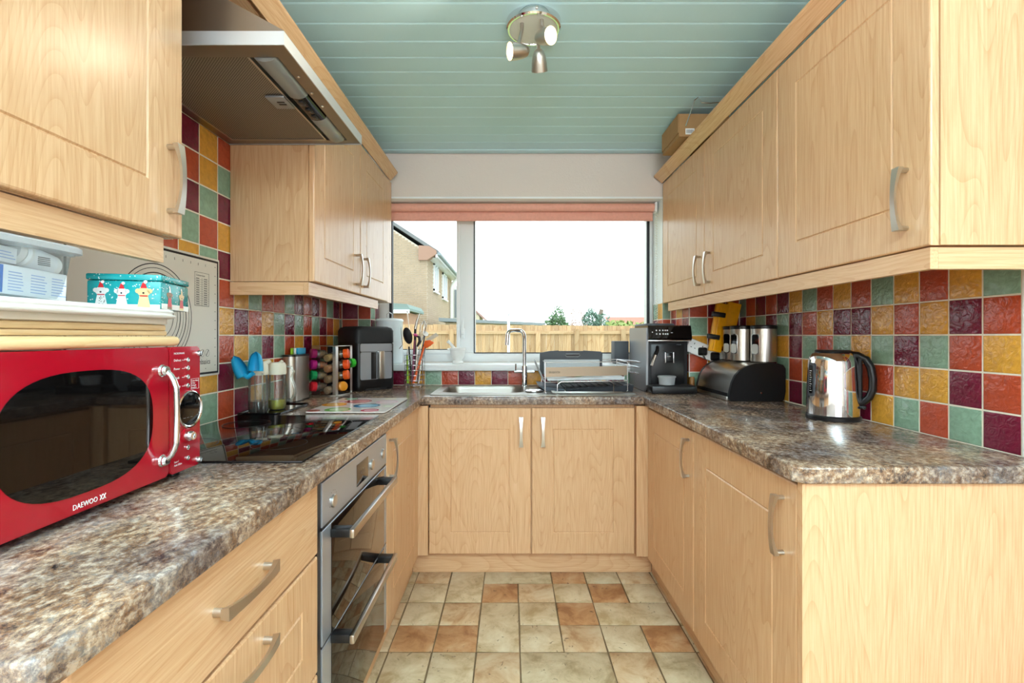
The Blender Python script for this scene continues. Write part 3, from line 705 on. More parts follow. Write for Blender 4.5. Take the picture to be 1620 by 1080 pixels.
# ---- worktop -------------------------------------------------------------
wk = thing('worktop', 'mottled brown granite-effect worktop running round three sides', 'worktop', (0, 1.5, WB))
fe_l, fe_r, fe_b = -.443, .664, 2.408
def slab(poly, front, holes=None, name='slab'):
    """poly (x,y) outline; front: predicate for edges to be rounded"""
    b = B(); bm = b.bm
    v0 = [bm.verts.new((x, y, WB)) for x, y in poly]; v1 = [bm.verts.new((x, y, WT)) for x, y in poly]
    bm.faces.new(v0[::-1]); bm.faces.new(v1); n = len(poly)
    for i in range(n): bm.faces.new((v0[i], v0[(i + 1) % n], v1[(i + 1) % n], v1[i]))
    bm.edges.ensure_lookup_table()
    top = [e for e in bm.edges if all(v.co.z > WT - .001 for v in e.verts) and front((e.verts[0].co + e.verts[1].co) / 2)]
    bmesh.ops.bevel(bm, geom=top, offset=.007, segments=4, affect='EDGES', profile=.5)
    bot = [e for e in bm.edges if all(v.co.z < WB + .001 for v in e.verts) and front((e.verts[0].co + e.verts[1].co) / 2)]
    bmesh.ops.bevel(bm, geom=bot, offset=.005, segments=3, affect='EDGES', profile=.5)
    return obj(name, b, M['worktop'], wk, ang=40)
slab([(XL + .001, .452), (fe_l - .012, .446), (fe_l, .458), (fe_l, fe_b), (fe_l, YB - .002), (XL + .001, YB - .002)], lambda c: c.x > fe_l - .03 and c.y < fe_b or c.y < .47)
slab([(fe_r, fe_b), (fe_r, 1.135), (fe_r + .02, 1.114), (XR - .001, 1.114), (XR - .001, CY - .002), (CX - .002, CY - .002), (CX - .002, YB - .002), (fe_r, YB - .002)], lambda c: (c.x < fe_r + .03 and c.y < fe_b) or c.y < 1.13)
# back run in strips round the sink bowl
sx0, sx1, sy0, sy1 = -.385, .085, 2.545, 2.93
slab([(fe_l, fe_b), (fe_r, fe_b), (fe_r, sy0), (fe_l, sy0)], lambda c: c.y < fe_b + .01)
no = lambda c: False
slab([(fe_l, sy1), (fe_r, sy1), (fe_r, YB - .002), (fe_l, YB - .002)], no)
slab([(fe_l, sy0), (sx0, sy0), (sx0, sy1), (fe_l, sy1)], no)
slab([(sx1, sy0), (fe_r, sy0), (fe_r, sy1), (sx1, sy1)], no)
# ---- sink ----------------------------------------------------------------
sk = thing('sink', 'stainless steel sink with bowl at left and drainer at right', 'sink', (.12, 2.7, WT))
b = B(); bm = b.bm
z = WT + .004
def loop3(poly, z): return [bm.verts.new((x, y, z)) for x, y in poly]
outer = rrect(-.418, .652, 2.462, 2.952, .03, 5); bowl = rrect(-.372, .072, 2.558, 2.918, .07, 7)
o0 = loop3([(x, y) for x, y in rrect(-.420, .654, 2.460, 2.954, .031, 5)], WT + .0003); o1 = loop3(outer, z); i1 = loop3(bowl, z)
es = []
for l in (o1, i1):
    for i in range(len(l)): es.append(bm.edges.new((l[i], l[(i + 1) % len(l)])))
bmesh.ops.triangle_fill(bm, edges=es, use_beauty=True)
for i in range(len(o0)): bm.faces.new((o0[i], o0[(i + 1) % len(o0)], o1[(i + 1) % len(o0)], o1[i]))
prev = i1
for ins, dz in ((.003, -.004), (.006, -.02), (.012, -.13), (.03, -.155)):
    cur = loop3(rrect(-.372 + ins, .072 - ins, 2.558 + ins, 2.918 - ins, .07 - ins * .3, 7), z + dz)
    for i in range(len(cur)): bm.faces.new((prev[i], prev[(i + 1) % len(cur)], cur[(i + 1) % len(cur)], cur[i]))
    prev = cur
bm.faces.new(prev)
obj('basin', b, M['sinksteel'], sk, ang=50)
obj('waste', B().lathe([(.04, z - .156), (.04, z - .152), (.03, z - .153)], (-.15, 2.74, 0), 24), M['chrome'], sk)
b = B()
for i in range(9): b.box(.22, .60, 2.54 + i * .04, 2.548 + i * .04, z, z + .003, .0014)
o = obj('drainer_ridge', b, M['steel'], sk); o['kind'] = 'stuff'
# tap
tp = thing('mixer_tap', 'tall chrome mixer tap with square swan neck and two levers', 'tap', (.082, 2.925, z))
b = B(); tx, ty = .082, 2.885
b.lathe([(.024, z), (.024, z + .004), (.017, z + .008), (.017, z + .12), (.0155, z + .124), (.012, z + .13)], (tx, ty, 0), 20); obj('body', b, M['chrome'], tp)
pts = [(tx, ty, z + .125), (tx, ty, 1.20)] + [(tx - .028 + .028 * math.cos(a), ty - .01 * math.sin(a), 1.205 + .045 * math.sin(a)) for a in [i * PI / 2 / 6 for i in range(1, 7)]]
pts += [(tx - .06, ty - .03, 1.252)] + [(tx - .075 - .025 * math.sin(a), ty - .06 - .02 * math.sin(a), 1.225 + .025 * math.cos(a)) for a in [i * PI / 2 / 5 for i in range(1, 6)]] + [(tx - .104, ty - .085, 1.165)]
obj('spout', B().tube(pts, .0115, 12), M['chrome'], tp)
for s in (-1, 1):
    b = B().tube([(tx + s * .016, ty, z + .088), (tx + s * .06, ty, z + .088)], .009, 12)
    lv = obj('lever', b, M['chrome'], tp)
    if s < 0: obj('lever_pin', B().tube([(tx - .052, ty, z + .09), (tx - .052, ty, z + .135)], .005, 8), M['chrome'], lv)
# ---- wall cabinets ---------------------------------------------------------
UB, UT = 1.421, 2.168
ul = FDIR('X+', LD); ur = FDIR('X-', RD)
a = thing('wall_cabinet', 'light wood wall cabinet above the red microwave', 'cabinet', (-.9, .83, UB))
obj('carcass', B().box(XL + .003, LD - .021, .487, 1.082, UB + .012, UT), M['woodZ'], a, smooth=False)
d = door(a, ul, .485, 1.084, UB + .012, UT - .004, inset=.102); handle(d, ul, 1.038, 1.555)
bq = thing('wall_cabinet', 'light wood double door wall cabinet between cooker hood and window', 'cabinet', (-.9, 2.35, UB))
obj('carcass', B().box(XL + .003, LD - .021, 1.802, 2.985, UB + .001, UT), M['woodZ'], bq, smooth=False)
d = door(bq, ul, 1.806, 2.360, UB, UT - .004); handle(d, ul, 2.300, 1.534)
d = door(bq, ul, 2.362, 2.885, UB, UT - .004); handle(d, ul, 2.416, 1.534)
obj('filler_strip', B().box(LD - .02, LD - .003, 2.888, 2.985, UB, UT), M['woodZ'], bq, smooth=False)
labs = ('light wood wall cabinet nearest the camera on the right', 'light wood wall cabinet in the middle of the right-hand row', 'light wood wall cabinet on the right beside the window')
ys = (1.078, 1.700, 2.342, 2.985)
for i in range(3):
    c = thing('wall_cabinet', labs[i], 'cabinet', (1.1, (ys[i] + ys[i + 1]) / 2, UB), group='right-hand wall cabinets')
    b = B()
    if i < 2: b.box(RD + .021, XR - .003, ys[i] + (.0 if i == 0 else .001), ys[i + 1] - .001, UB, UT)
    else: b.box(RD + .021, XR - .003, ys[i] + .001, CY - .003, UB, UT); b.box(RD + .021, CX - .003, CY - .003, ys[i + 1] - .001, UB, UT)
    obj('carcass', b, M['woodZ'], c, smooth=False)
    d = door(c, ur, ys[i] + .001, ys[i + 1] - .001, UB - .002, UT - .004, inset=.095 if i else .105)
    handle(d, ur, (1.146, 2.277, 2.398)[i], 1.542)
# pelmets
def tb(name, lab, cat, b, m):
    return tag(obj(name, b, m, smooth=False), lab, cat)
p1 = thing('pelmet', 'wooden pelmet under the wall cabinet over the microwave', 'pelmet', (-.76, .8, 1.37))
obj('front_board', B().box(LD - .038, LD - .02, .487, 1.05, 1.376, UB + .009), M['woodY'], p1, smooth=False)
p2 = thing('pelmet', 'wooden pelmet under the far left wall cabinet', 'pelmet', (-.76, 2.4, 1.37))
obj('front_board', B().box(LD - .036, LD - .018, 1.800, 2.74, 1.371, UB - .002), M['woodY'], p2, smooth=False)
obj('return_board', B().box(XL + .003, LD - .0365, 1.800, 1.818, 1.371, UB - .002), M['woodX'], p2, smooth=False)
p3 = thing('pelmet', 'long wooden pelmet under the right-hand wall cabinets', 'pelmet', (.96, 2, 1.37))
obj('front_board', B().box(RD + .006, RD + .024, 1.088, 2.90, 1.368, UB - .004), M['woodY'], p3, smooth=False)
obj('return_board', B().box(RD + .0245, XR - .003, 1.088, 1.106, 1.368, UB - .004), M['woodX'], p3, smooth=False)
# cornices
def cornice(sg, X, y0, y1, lab, tipx, tipz):
    f = lambda u, v, d: Vector((u, d, v))
    s = sg
    poly = [(X, 2.17), (X + s * .006, 2.168), (tipx, tipz - .002), (tipx + s * .0015, tipz + .006), (tipx - s * .012, tipz + .012), (X - s * .012, 2.19)]
    b = B().prism(poly, f, y0, y1)
    return tag(obj('cornice', b, M['woodY'], ang=20), lab, 'cornice')
cornice(1, LD - .002, .487, 2.94, 'wooden cornice along the top of the left wall cabinets and hood', -.693, 2.214)
cornice(-1, RD + .002, 1.078, 2.99, 'wooden cornice along the top of the right wall cabinets', .892, 2.208)
tb('bridging_shelf', 'wooden bridging board above the cooker hood', 'board', B().box(XL + .003, LD - .014, 1.0845, 1.7995, 2.172, 2.190), M['woodY'])
# ---- hood ------------------------------------------------------------------
hd = thing('cooker_hood', 'stainless cooker hood with filter underneath between the left wall cabinets', 'cooker hood', (-.8, 1.49, 1.93))
HZ, HT, HF, h0, h1 = 1.931, 1.965, -.557, 1.18, 1.797
b = B(); f = lambda u, v, d: Vector((u, d, v))
b.box(HF - .012, HF, h0, h1, HZ, HT, .001).box(XL + .003, HF - .012, h0, h0 + .002, HZ, HT).box(XL + .003, HF - .012, h1 - .002, h1, HZ, HT)
obj('front_trim', B().box(HF - .003, HF, h0, h1, HZ, HT).box(XL + .003, HF - .003, h0, h0 + .003, HZ, HT).box(XL + .003, HF - .003, h1 - .003, h1, HZ, HT), M['trimsteel'], hd, smooth=False)
obj('canopy', B().prism([(XL + .003, HT), (HF - .001, HT), (HF - .001, HT + .002), (LD + .02, 2.055), (-.80, 2.13), (XL + .003, 2.165)], f, h0 + .001, h1 - .001), M['steel_dark'], hd, ang=15)
b = B().box(XL + .004, -1.022, h0 + .0035, h1 - .0035, HZ + .003, HZ + .02).box(-.6, HF - .0035, h0 + .0035, h1 - .0035, HZ + .003, HZ + .02)
b.box(-1.022, -.6, h0 + .0035, 1.238, HZ + .003, HZ + .02).box(-1.022, -.6, 1.762, h1 - .0035, HZ + .003, HZ + .02).box(-1.022, -.6, 1.238, 1.762, HZ + .02, HZ + .03)
obj('underside', b, M['steel_dark'], hd, smooth=False)
def mesh_mat():
    m, nt, p = newmat('filter_mesh'); L = nt.links.new
    tc = N(nt, 'ShaderNodeTexCoord'); mp = N(nt, 'ShaderNodeMapping'); mp.inputs['Scale'].default_value = (260, 260, 260); L(tc.outputs['Object'], mp.inputs['Vector'])
    c = N(nt, 'ShaderNodeTexChecker', i_Scale=1.0); c.inputs['Color1'].default_value = lin('a3998c'); c.inputs['Color2'].default_value = lin('5d544b'); L(mp.outputs[0], c.inputs['Vector'])
    L(c.outputs['Color'], p.inputs['Base Color']); p.inputs['Roughness'].default_value = .5; p.inputs['Metallic'].default_value = .6
    return m
fb = obj('filter', B().box(-1.02, -.678, 1.24, 1.76, HZ + .006, HZ + .016), mesh_mat(), hd, smooth=False)
obj('filter_frame', B().box(-.680, -.674, 1.24, 1.76, HZ + .003, HZ + .016).box(-1.02, -.674, 1.756, 1.762, HZ + .003, HZ + .016).box(-1.022, -1.017, 1.24, 1.76, HZ + .003, HZ + .016), M['steel'], fb, smooth=False)
obj('filter_catch', B().box(-.735, -.678, 1.435, 1.51, HZ - .002, HZ + .005, .002), M['silverpaint'], fb)
obj('catch_slot', B().box(-.712, -.690, 1.462, 1.468, HZ - .0035, HZ - .0022).box(-.712, -.690, 1.476, 1.482, HZ - .0035, HZ - .0022), M['black'], fb, smooth=False)
def half(y0, y1, r, m, nm, dz=0):
    f2 = lambda u, v, d: Vector((-.636 + u, d, HZ + .010 + v))
    poly = [(r * math.cos(a), .55 * r * math.sin(a)) for a in [PI + PI * i / 8 for i in range(9)]] + [(r, .004), (-r, .004)]
    return obj(nm, B().prism(poly, f2, y0, y1), m, hd, ang=60)
half(1.242, 1.437, .030, M['lens'], 'lamp_cover'); half(1.438, 1.582, .029, M['blackgloss'], 'switch_panel'); half(1.583, 1.758, .030, M['lens'], 'lamp_cover')
for y in (1.33, 1.42, 1.5): obj('screw', B().lathe([(.004, 0), (.0045, .001), (.003, .003)], M=align((-.588, y, HZ + .003), (0, 0, -1)), n=10), M['chrome'], hd)
for y in (1.463, 1.51, 1.555): obj('switch', B().box(-.642, -.628, y - .013, y + .013, HZ - .010, HZ - .004, .002), M['black'], hd)
# ---- ceiling spotlights -------------------------------------------------------
cl = thing('ceiling_spotlight', 'round chrome ceiling light with three bullet spotlights', 'ceiling light', (.083, 1.756, CEIL))
b = B().lathe([(.100, CEIL + .002), (.101, CEIL - .004), (.099, CEIL - .022), (.094, CEIL - .027), (.088, CEIL - .027), (.087, CEIL - .0245)], (.083, 1.756, 0), 48, cap=False)
obj('rose', b, M['chrome'], cl, ang=25)
obj('rose_plate', B().lathe([(.087, CEIL - .0246), (.0, CEIL - .0246)], (.083, 1.756, 0), 48, cap=False), pm('satin_plate', 'dcd9d2', .45, .2), cl)
obj('screw', B().lathe([(.005, 0), (.005, .003), (.002, .004)], M=align((.09, 1.655, CEIL - .012), (0, -1, 0)), n=10), M['nickel'], cl)
warm = pm('lit_lamp', 'fff1cf', .5, emit='ffdfa6', es=5)
heads = [((.040, 1.72), (.0285, 1.68, 2.212), (-.93, -.36, -.22), True), ((.110, 1.70), (.116, 1.68, 2.262), (.62, -.70, -.30), True), ((.103, 1.80), (.104, 1.76, 2.225), (.08, .62, -.78), False)]
for (ax, ay), c, d, lit in heads:
    hp = thing_arm = None
    hm = Vector(c); dv = Vector(d).normalized()
    b = B().tube([(ax, ay, CEIL - .022), (ax, ay, CEIL - .05), (hm.x, hm.y, hm.z + .03), (hm.x, hm.y, hm.z + .015)], .0065, 10)
    arm = obj('arm', b, M['nickel'], cl)
    Mh = align(hm - dv * .035, dv)
    obj('shade', B().lathe([(.001, -.004), (.009, -.0025), (.017, .004), (.023, .018), (.0275, .042), (.0295, .070), (.029, .0705), (.027, .062), (.0, .061)], M=Mh, n=28, cap=False), M['nickel'], arm, ang=40)
    if True:
        Ml = align(hm - dv * .035 + dv * .0625, dv)
        obj('bulb', B().lathe([(.0268, 0), (.025, .004), (.014, .0055), (.0, .006)], M=Ml, n=24), warm, arm)
        sp = bpy.data.lights.new('spotlight_beam', 'SPOT'); sp.energy = 5; sp.color = (1, .86, .68); sp.spot_size = 2.0; sp.spot_blend = .8; sp.shadow_soft_size = .02
        so = bpy.data.objects.new('spotlight_beam', sp); COL.objects.link(so); so.matrix_world = Matrix.Translation(hm + dv * .05) @ (-dv).to_track_quat('Z', 'Y').to_matrix().to_4x4()
# ---- cardboard box and wire holder on the right cabinets -----------------------
cb_ = thing('cardboard_box', 'brown cardboard box on top of the right wall cabinets near the window', 'box', (.95, 2.53, 2.215))
obj('body', B().box(.848, 1.10, 2.42, 2.68, 2.222, 2.336), M['cardboard'], cb_, smooth=False)
obj('flap', B().box(.843, .847, 2.421, 2.679, 2.24, 2.336), M['cardboard'], cb_, smooth=False)
lb = obj('paper_label', B().box(.880, .925, 2.4185, 2.4195, 2.232, 2.262), M['white'], cb_, smooth=False)
b = B()
for i in range(7): b.box(.886 + i * .005, .888 + i * .005, 2.4178, 2.4184, 2.238, 2.256)
o = obj('print', b, M['ink'], lb, smooth=False); o['kind'] = 'stuff'
tag(obj('wire_rack', B().tube([(.838, 2.30, 2.222), (.855, 2.30, 2.27), (.872, 2.28, 2.335), (.885, 2.27, 2.345), (.90, 2.26, 2.315), (.935, 2.25, 2.308), (1.0, 2.25, 2.312), (1.0, 2.25, 2.225)], .0028, 8), M['wire']), 'bent white wire plate rack leaning by the cardboard box', 'rack')
# ================================================================ LEFT WORKTOP THINGS
def disc(b, c, r, nrm, h=.0005, n=24, sx=1, sy=1):
    Mx = align(c, nrm) @ Matrix.Diagonal((sx, sy, 1, 1)); return b.lathe([(r, 0), (r, h)], M=Mx, n=n)
# ---- hob
hb = thing('induction_hob', 'black glass hob set in the left worktop above the oven', 'hob', (-.76, 1.48, WT))
obj('glass_plate', B().box(-1.035, -.497, 1.146, 1.815, WT + .0005, WT + .006, .0015), M['blackgloss'], hb)
rg = pm('hob_marking', '17181a', .3)
for cx, cy, r in ((-.90, 1.31, .09), (-.90, 1.64, .075), (-.64, 1.33, .072), (-.64, 1.64, .095)):
    b = B(); b.lathe([(r, WT + .0061), (r, WT + .0063), (r - .0015, WT + .0063), (r - .0015, WT + .0061)], (cx, cy, 0), 40, cap=False)
    obj('cooking_zone', b, rg, hb)
# ---- microwave
MX = -.707; mz0, mz1, my0, my1 = .926, 1.193, .632, 1.094
mw = thing('microwave', 'glossy red retro microwave with black window and chrome handle', 'microwave', (-.87, .86, WT))
fm = FX(MX, 1)
obj('body', B().box(-1.04, MX - .022, my0 + .004, my1 - .004, mz0 + .003, mz1 - .004, .006), M['red'], mw)
dr = obj('door', B().prism(rrect(my0, .994, mz0, mz1, .012), fm, -.02, -.001).prism(rrect(my0 + .002, .992, mz0 + .002, mz1 - .002, .011), fm, -.001, 0), M['red'], mw)
cp = obj('control_panel', B().prism(rrect(.996, my1, mz0, mz1, .012), fm, -.02, -.001).prism(rrect(.998, my1 - .002, mz0 + .002, mz1 - .002, .011), fm, -.001, 0), M['red'], mw)
def sup(c, a, bb, n, k=56):
    out = []
    for i in range(k):
        t = 2 * PI * i / k; ct, st = math.cos(t), math.sin(t)
        out.append((c[0] + a * math.copysign(abs(ct) ** (2 / n), ct), c[1] + bb * math.copysign(abs(st) ** (2 / n), st)))
    return out
obj('window', B().prism(sup((.8015, 1.057), .1465, .101, 2.7), fm, 0, .0012), M['mirrorglass'], dr)
b = B()
for (z, s) in ((.957 + .05, 0),):
    pass
hnd = []
for t in range(0, 17):
    a = t / 16; z = 1.146 - a * .182; hnd.append((MX + .008 + .020 * min(1, math.sin(PI * a) * 1.9) ** .6, .972 + .004 * math.sin(PI * a), z))
hnd = [(MX + .001, .970, 1.146)] + hnd + [(MX + .001, .970, .964)]
hn = obj('door_handle', B().tube(hnd, .0062, 12), M['chrome'], dr)
for z in (1.146, .964):
    obj('collar', B().lathe([(.0125, 0), (.0125, .004), (.010, .007), (.0105, .010), (.0085, .014), (.0075, .015)], M=align((MX, .970, z), (1, 0, 0)), n=20), M['chrome'], dr)
dz = obj('display', B().lathe([(.036, 0), (.036, .003), (.034, .0035), (.0, .0035)], M=align((MX, 1.054, 1.056), (1, 0, 0)), n=40), M['blackgloss'], cp)
obj('display_ring', B().lathe([(.0405, 0), (.0405, .005), (.038, .0065), (.0355, .005), (.035, .0036)], M=align((MX, 1.054, 1.056), (1, 0, 0)), n=40, cap=False), M['chrome'], cp)
text('printed_digits', '-- -- --', .012, (MX + .0038, 1.032, 1.036), (0, 1, 0), (0, 0, 1), M['greyink'], cp, .0001)
def knob(y, z, r, h, nm='button'):
    return obj(nm, B().lathe([(r, 0), (r, h * .7), (r * .8, h), (r * .5, h), (r * .45, h * .85), (0, h * .85)], M=align((MX, y, z), (1, 0, 0)), n=20), M['chrome'], cp)
obj('knob_ring', B().lathe([(.016, 0), (.016, .003), (.012, .004)], M=align((MX, 1.045, .999), (1, 0, 0)), n=24), M['red'], cp)
knob(1.045, .999, .0105, .018, 'timer_knob')
for z in (1.164, 1.146, 1.127, 1.108, .973, .950): knob(1.049, z, .005, .004)
for z in (1.177, .938): knob(1.083, z, .0065, .009, 'corner_stud')
for z, s in ((1.177, 'MICROWAVE'), (1.162, 'Defrost'), (1.144, 'Power'), (1.125, 'Clock'), (1.106, 'Pre-set')):
    text('lettering', s, .007 if z < 1.17 else .0055, (MX + .0002, 1.008, z), (0, 1, 0), (0, 0, 1), M['whiteink'], cp, .0001)
b = B()
for z in (1.164, 1.146, 1.127, 1.108): b.box(MX + .0001, MX + .0004, 1.033, 1.043, z - .0004, z + .0004)
for y0, y1, z0, z1 in ((1.062, 1.0625, 1.098, 1.121), (1.088, 1.0885, 1.098, 1.121), (1.062, 1.0885, 1.098, 1.0985), (1.062, 1.0885, 1.1205, 1.121)): b.box(MX + .0001, MX + .0004, y0, y1, z0, z1)
o = obj('panel_lines', b, M['whiteink'], cp, smooth=False); o['kind'] = 'stuff'
for i, s in enumerate(('1.Auto Menu', '2.Time', '3.Weight', '4.Defrost')): text('lettering', s, .0042, (MX + .0002, 1.064, 1.115 - i * .005), (0, 1, 0), (0, 0, 1), M['whiteink'], cp, .0001)
text('lettering', 'Start /', .0055, (MX + .0002, 1.009, .948), (0, 1, 0), (0, 0, 1), M['whiteink'], cp, .0001)
text('lettering', 'Add 30Sec', .0055, (MX + .0002, 1.009, .941), (0, 1, 0), (0, 0, 1), M['whiteink'], cp, .0001)
text('lettering', 'DAEWOO', .0125, (MX + .0003, .775, .9335), (0, 1, 0), (0, 0, 1), M['whiteink'], dr, .0002, sx=.82)
b = B()
for dy in (.005, .0115):
    for (a, c) in (((.8215 + dy, .9335), (.8265 + dy, .9425)), ((.8265 + dy, .9335), (.8215 + dy, .9425))): b.tube([(MX + .0005, *a), (MX + .0005, *c)], .0006, 5)
o = obj('logo_mark', b, M['whiteink'], dr); o['kind'] = 'stuff'
for x in (-1.0, -.74):
    for y in (my0 + .04, my1 - .04): obj('foot', B().lathe([(.012, WT + .0005), (.012, mz0 + .0025)], (x, y, 0), 14), M['black'], mw)
# ---- boards and tray on the microwave
def board(nm, lab, x0, x1, y0, y1, z0, z1, r, m, cat='chopping board', bev=.004):
    o = obj(nm, B().skin([[Vector((x, y, z)) for x, y in rrect(x0 + i, x1 - i, y0 + i, y1 - i, r, 5)] for i, z in ((bev, z0), (bev * .3, z0 + bev * .3), (0, z0 + bev), (0, z1 - bev), (bev * .3, z1 - bev * .3), (bev, z1))]), m, ang=60)
    return tag(o, lab, cat)
board('chopping_board', 'thick pale wooden chopping board lying directly on the red microwave', -1.02, -.716, .50, 1.052, 1.1945, 1.2155, .02, M['pine_board'], bev=.007)
board('chopping_board', 'bamboo chopping board, lower of the thin pair beneath the white tray', -1.01, -.722, .47, 1.016, 1.2165, 1.2262, .012, M['bamboo'], bev=.002)
board('chopping_board', 'bamboo chopping board, upper of the thin pair beneath the white tray', -1.01, -.720, .47, 1.010, 1.2267, 1.2385, .012, M['bamboo'], bev=.002)
wt = thing('serving_tray', 'white plastic tray with a rolled rim stacked above the chopping boards', 'tray', (-.87, .78, 1.239))
obj('base', B().skin([[Vector((x, y, z)) for x, y in rrect(-1.0 + i, -.715 - i, .46 + i, 1.02 - i, .03, 5)] for i, z in ((.006, 1.239), (0, 1.2405), (0, 1.2515))]), pm('tray_base', 'd8cfc0', .5), wt)
obj('rim', B().skin([[Vector((x, y, z)) for x, y in rrect(-1.02 + i, -.698 - i, .44 + i, 1.036 - i, .05, 6)] for i, z in ((.004, 1.2518), (0, 1.2545), (0, 1.258), (.004, 1.260), (.005, 1.262), (.002, 1.265), (.004, 1.269), (.010, 1.2715), (.02, 1.2715), (.024, 1.268))]), M['white'], wt, ang=60)
# ---- dog tin
TA = Vector((-.700, .962)); rzt = math.radians(13)
tin = thing('biscuit_tin', 'turquoise Christmas tin printed with dogs in festive hats', 'tin', (TA.x, TA.y, 1.2695), rz=rzt)
def snow_mat():
    m, nt, p = newmat('snowy_turquoise'); L = nt.links.new
    tc = N(nt, 'ShaderNodeTexCoord'); v = N(nt, 'ShaderNodeTexVoronoi', i_Scale=170.0); L(tc.outputs['Object'], v.inputs['Vector'])
    r = ramp(nt, [(0, 'ffffff'), (.17, 'f4fbfb'), (.2, '1e9a9e'), (1, '17969a')]); L(v.outputs['Distance'], r.inputs[0])
    L(r.outputs[0], p.inputs['Base Color']); p.inputs['Roughness'].default_value = .22; return m
tl, tw, th = .128, .128, .069
tbody = obj('body', B().box(-tl, 0, 0, tw, .0005, th - .013, .004), snow_mat(), tin, local=True)
obj('lid', B().box(-tl - .0012, .0012, -.0012, tw + .0012, th - .0125, th, .003), snow_mat(), tin, local=True)
b = B().box(-tl + .002, -.002, -.0004, .0002, .001, .009).box(-.0002, .0004, .002, tw - .002, .001, .012)
obj('snow_drift', b, M['white'], tbody, local=True, smooth=False, kind='stuff')
cW, cB, cS, cR, cG, cN = [pm('print_' + n, c, .3) for n, c in (('white', 'f1f0ee'), ('brown', '8a6238'), ('sand', 'e3c48e'), ('red', 'c8242b'), ('green', '3f7d44'), ('nose', '1a1718'))]
def dog(side, u, base, s, body, hat, spots=False, jumper=None):
    F = (lambda a, z, d: Vector((-a, -.0004 - d, z))) if side == 0 else (lambda a, z, d: Vector((.0004 + d, a, z)))
    q = lambda pts, d: [[F(u + x * s, base + z * s, d) for x, z in pts], [F(u + x * s, base + z * s, d + .0002) for x, z in pts]]
    P = lambda nm, m, polys, d: obj(nm, [bb.skin(q(pl, d)) for bb in [B()] for pl in polys][0] if len(polys) == 1 else multi(polys, q, d), m, tbody, local=True, smooth=False)
    def multi(polys, q, d):
        bb = B()
        for pl in polys: bb.skin(q(pl, d))
        return bb
    circ = lambda cx, cz, r, k=14, sx=1: [(cx + sx * r * math.cos(2 * PI * i / k), cz + r * math.sin(2 * PI * i / k)) for i in range(k)]
    P('dog_print', body, [[(-.42, 0), (.42, 0), (.25, .9), (-.25, .9)], circ(0, 1.15, .34, sx=1.15), circ(-.36, 1.22, .17), circ(.36, 1.22, .17)], .0002)
    if jumper: P('dog_print', jumper, [[(-.36, .2), (.36, .2), (.26, .85), (-.26, .85)]], .0005)
    P('dog_print', cN, [circ(.02, 1.08, .07, 8)], .0008)
    P('dog_print', cR, [[(-.24, .84), (.24, .84), (.24, .92), (-.24, .92)]], .0008)
    P('dog_print', hat, [[(-.2, 1.42), (.2, 1.42), (.05, 1.85), (-.12, 1.7)]], .0008)
    P('dog_print', cW, [circ(-.12, 1.85, .12, 10)], .0011)
    if spots:
        rr = random.Random(9); P('dog_print', cN, [circ(rr.uniform(-.25, .25), rr.uniform(.08, .8), .035, 6) for _ in range(14)], .0008)
dog(0, .103, .005, .0255, cW, cR, True); dog(0, .068, .004, .025, cW, cR); dog(0, .030, .001, .0285, cS, cR)
dog(1, .035, .002, .024, cB, cW, jumper=cR); dog(1, .090, .002, .024, cS, cS, jumper=cR)
# ---- plastic tub with medicine boxes
def tubby(x0, x1, y0, y1, z0, z1):
    t = thing('storage_tub', 'clear plastic lidded tub of medicine boxes on the white tray', 'tub', ((x0 + x1) / 2, (y0 + y1) / 2, z0))
    b = B(); L_ = []
    for i, z in ((.012, z0), (.008, z0 + .004), (0, z1 - .016), (-.004, z1 - .015), (-.004, z1 - .012)): L_.append([Vector((x, y, z)) for x, y in rrect(x0 + i, x1 - i, y0 + i, y1 - i, .025, 5)])
    b.skin(L_, cap1=False); obj('container', b, M['tub'], t, ang=50)
    b = B(); b.skin([[Vector((x, y, z)) for x, y in rrect(x0 - .012 + i, x1 + .012 - i, y0 - .012 + i, y1 + .012 - i, .03, 5)] for i, z in ((0, z1 - .0115), (0, z1 - .003), (.004, z1), (.012, z1), (.016, z1 - .004))])
    obj('lid', b, M['tublid'], t, ang=50)
tubby(-.93, -.742, .50, .826, 1.2725, 1.366)
wbx = pm('carton_white', 'eef0f2', .6); bl = pm('carton_blue', '2b6fc4', .5); pb = pm('pale_print', '9fb4dc', .6)
def carton(lab, loc, rz, tilt, sx, sy, sz, bluend, grp='medicine boxes in the clear tub'):
    t = thing('medicine_box', lab, 'box', loc, 0, grp)
    t.rotation_euler = (tilt, 0, rz); WM[t] = Matrix.Translation(loc) @ Matrix.Rotation(rz, 4, 'Z') @ Matrix.Rotation(tilt, 4, 'X')
    obj('carton', B().box(-sx / 2, sx / 2, -sy / 2, sy / 2, 0, sz, .001), wbx, t, local=True)
    e = bluend
    obj('blue_panel', B().box(-sx / 2 - .0003, sx / 2 + .0004, e[0], e[1], .0015, sz - .0015), bl, t, local=True, smooth=False)
    b = B()
    rr = random.Random(int(sy * 1e4))
    for c in range(3):
        y0 = e[2] + c * .034
        if y0 + .026 > sy / 2: break
        for r in range(int(sz / .0045) - 2): b.box(sx / 2, sx / 2 + .0003, y0, y0 + rr.uniform(.018, .026), .006 + r * .0045, .0075 + r * .0045)
    obj('print', b, pb, t, local=True, smooth=False, kind='stuff')
    return t
carton('white medicine box with blue end, lower one in the clear tub', (-.775, .738, 1.2775), 0, math.radians(-2.5), .05, .145, .044, (-.052, -.030, -.022))
carton('small white and blue medicine box lying on top in the clear tub', (-.782, .676, 1.3295), 0, math.radians(-4), .05, .12, .024, (-.03, .028, .032))
pb_ = thing('pill_bottle', 'white pill bottle lying on its side in the clear tub', 'bottle', (-.77, .745, 1.338))
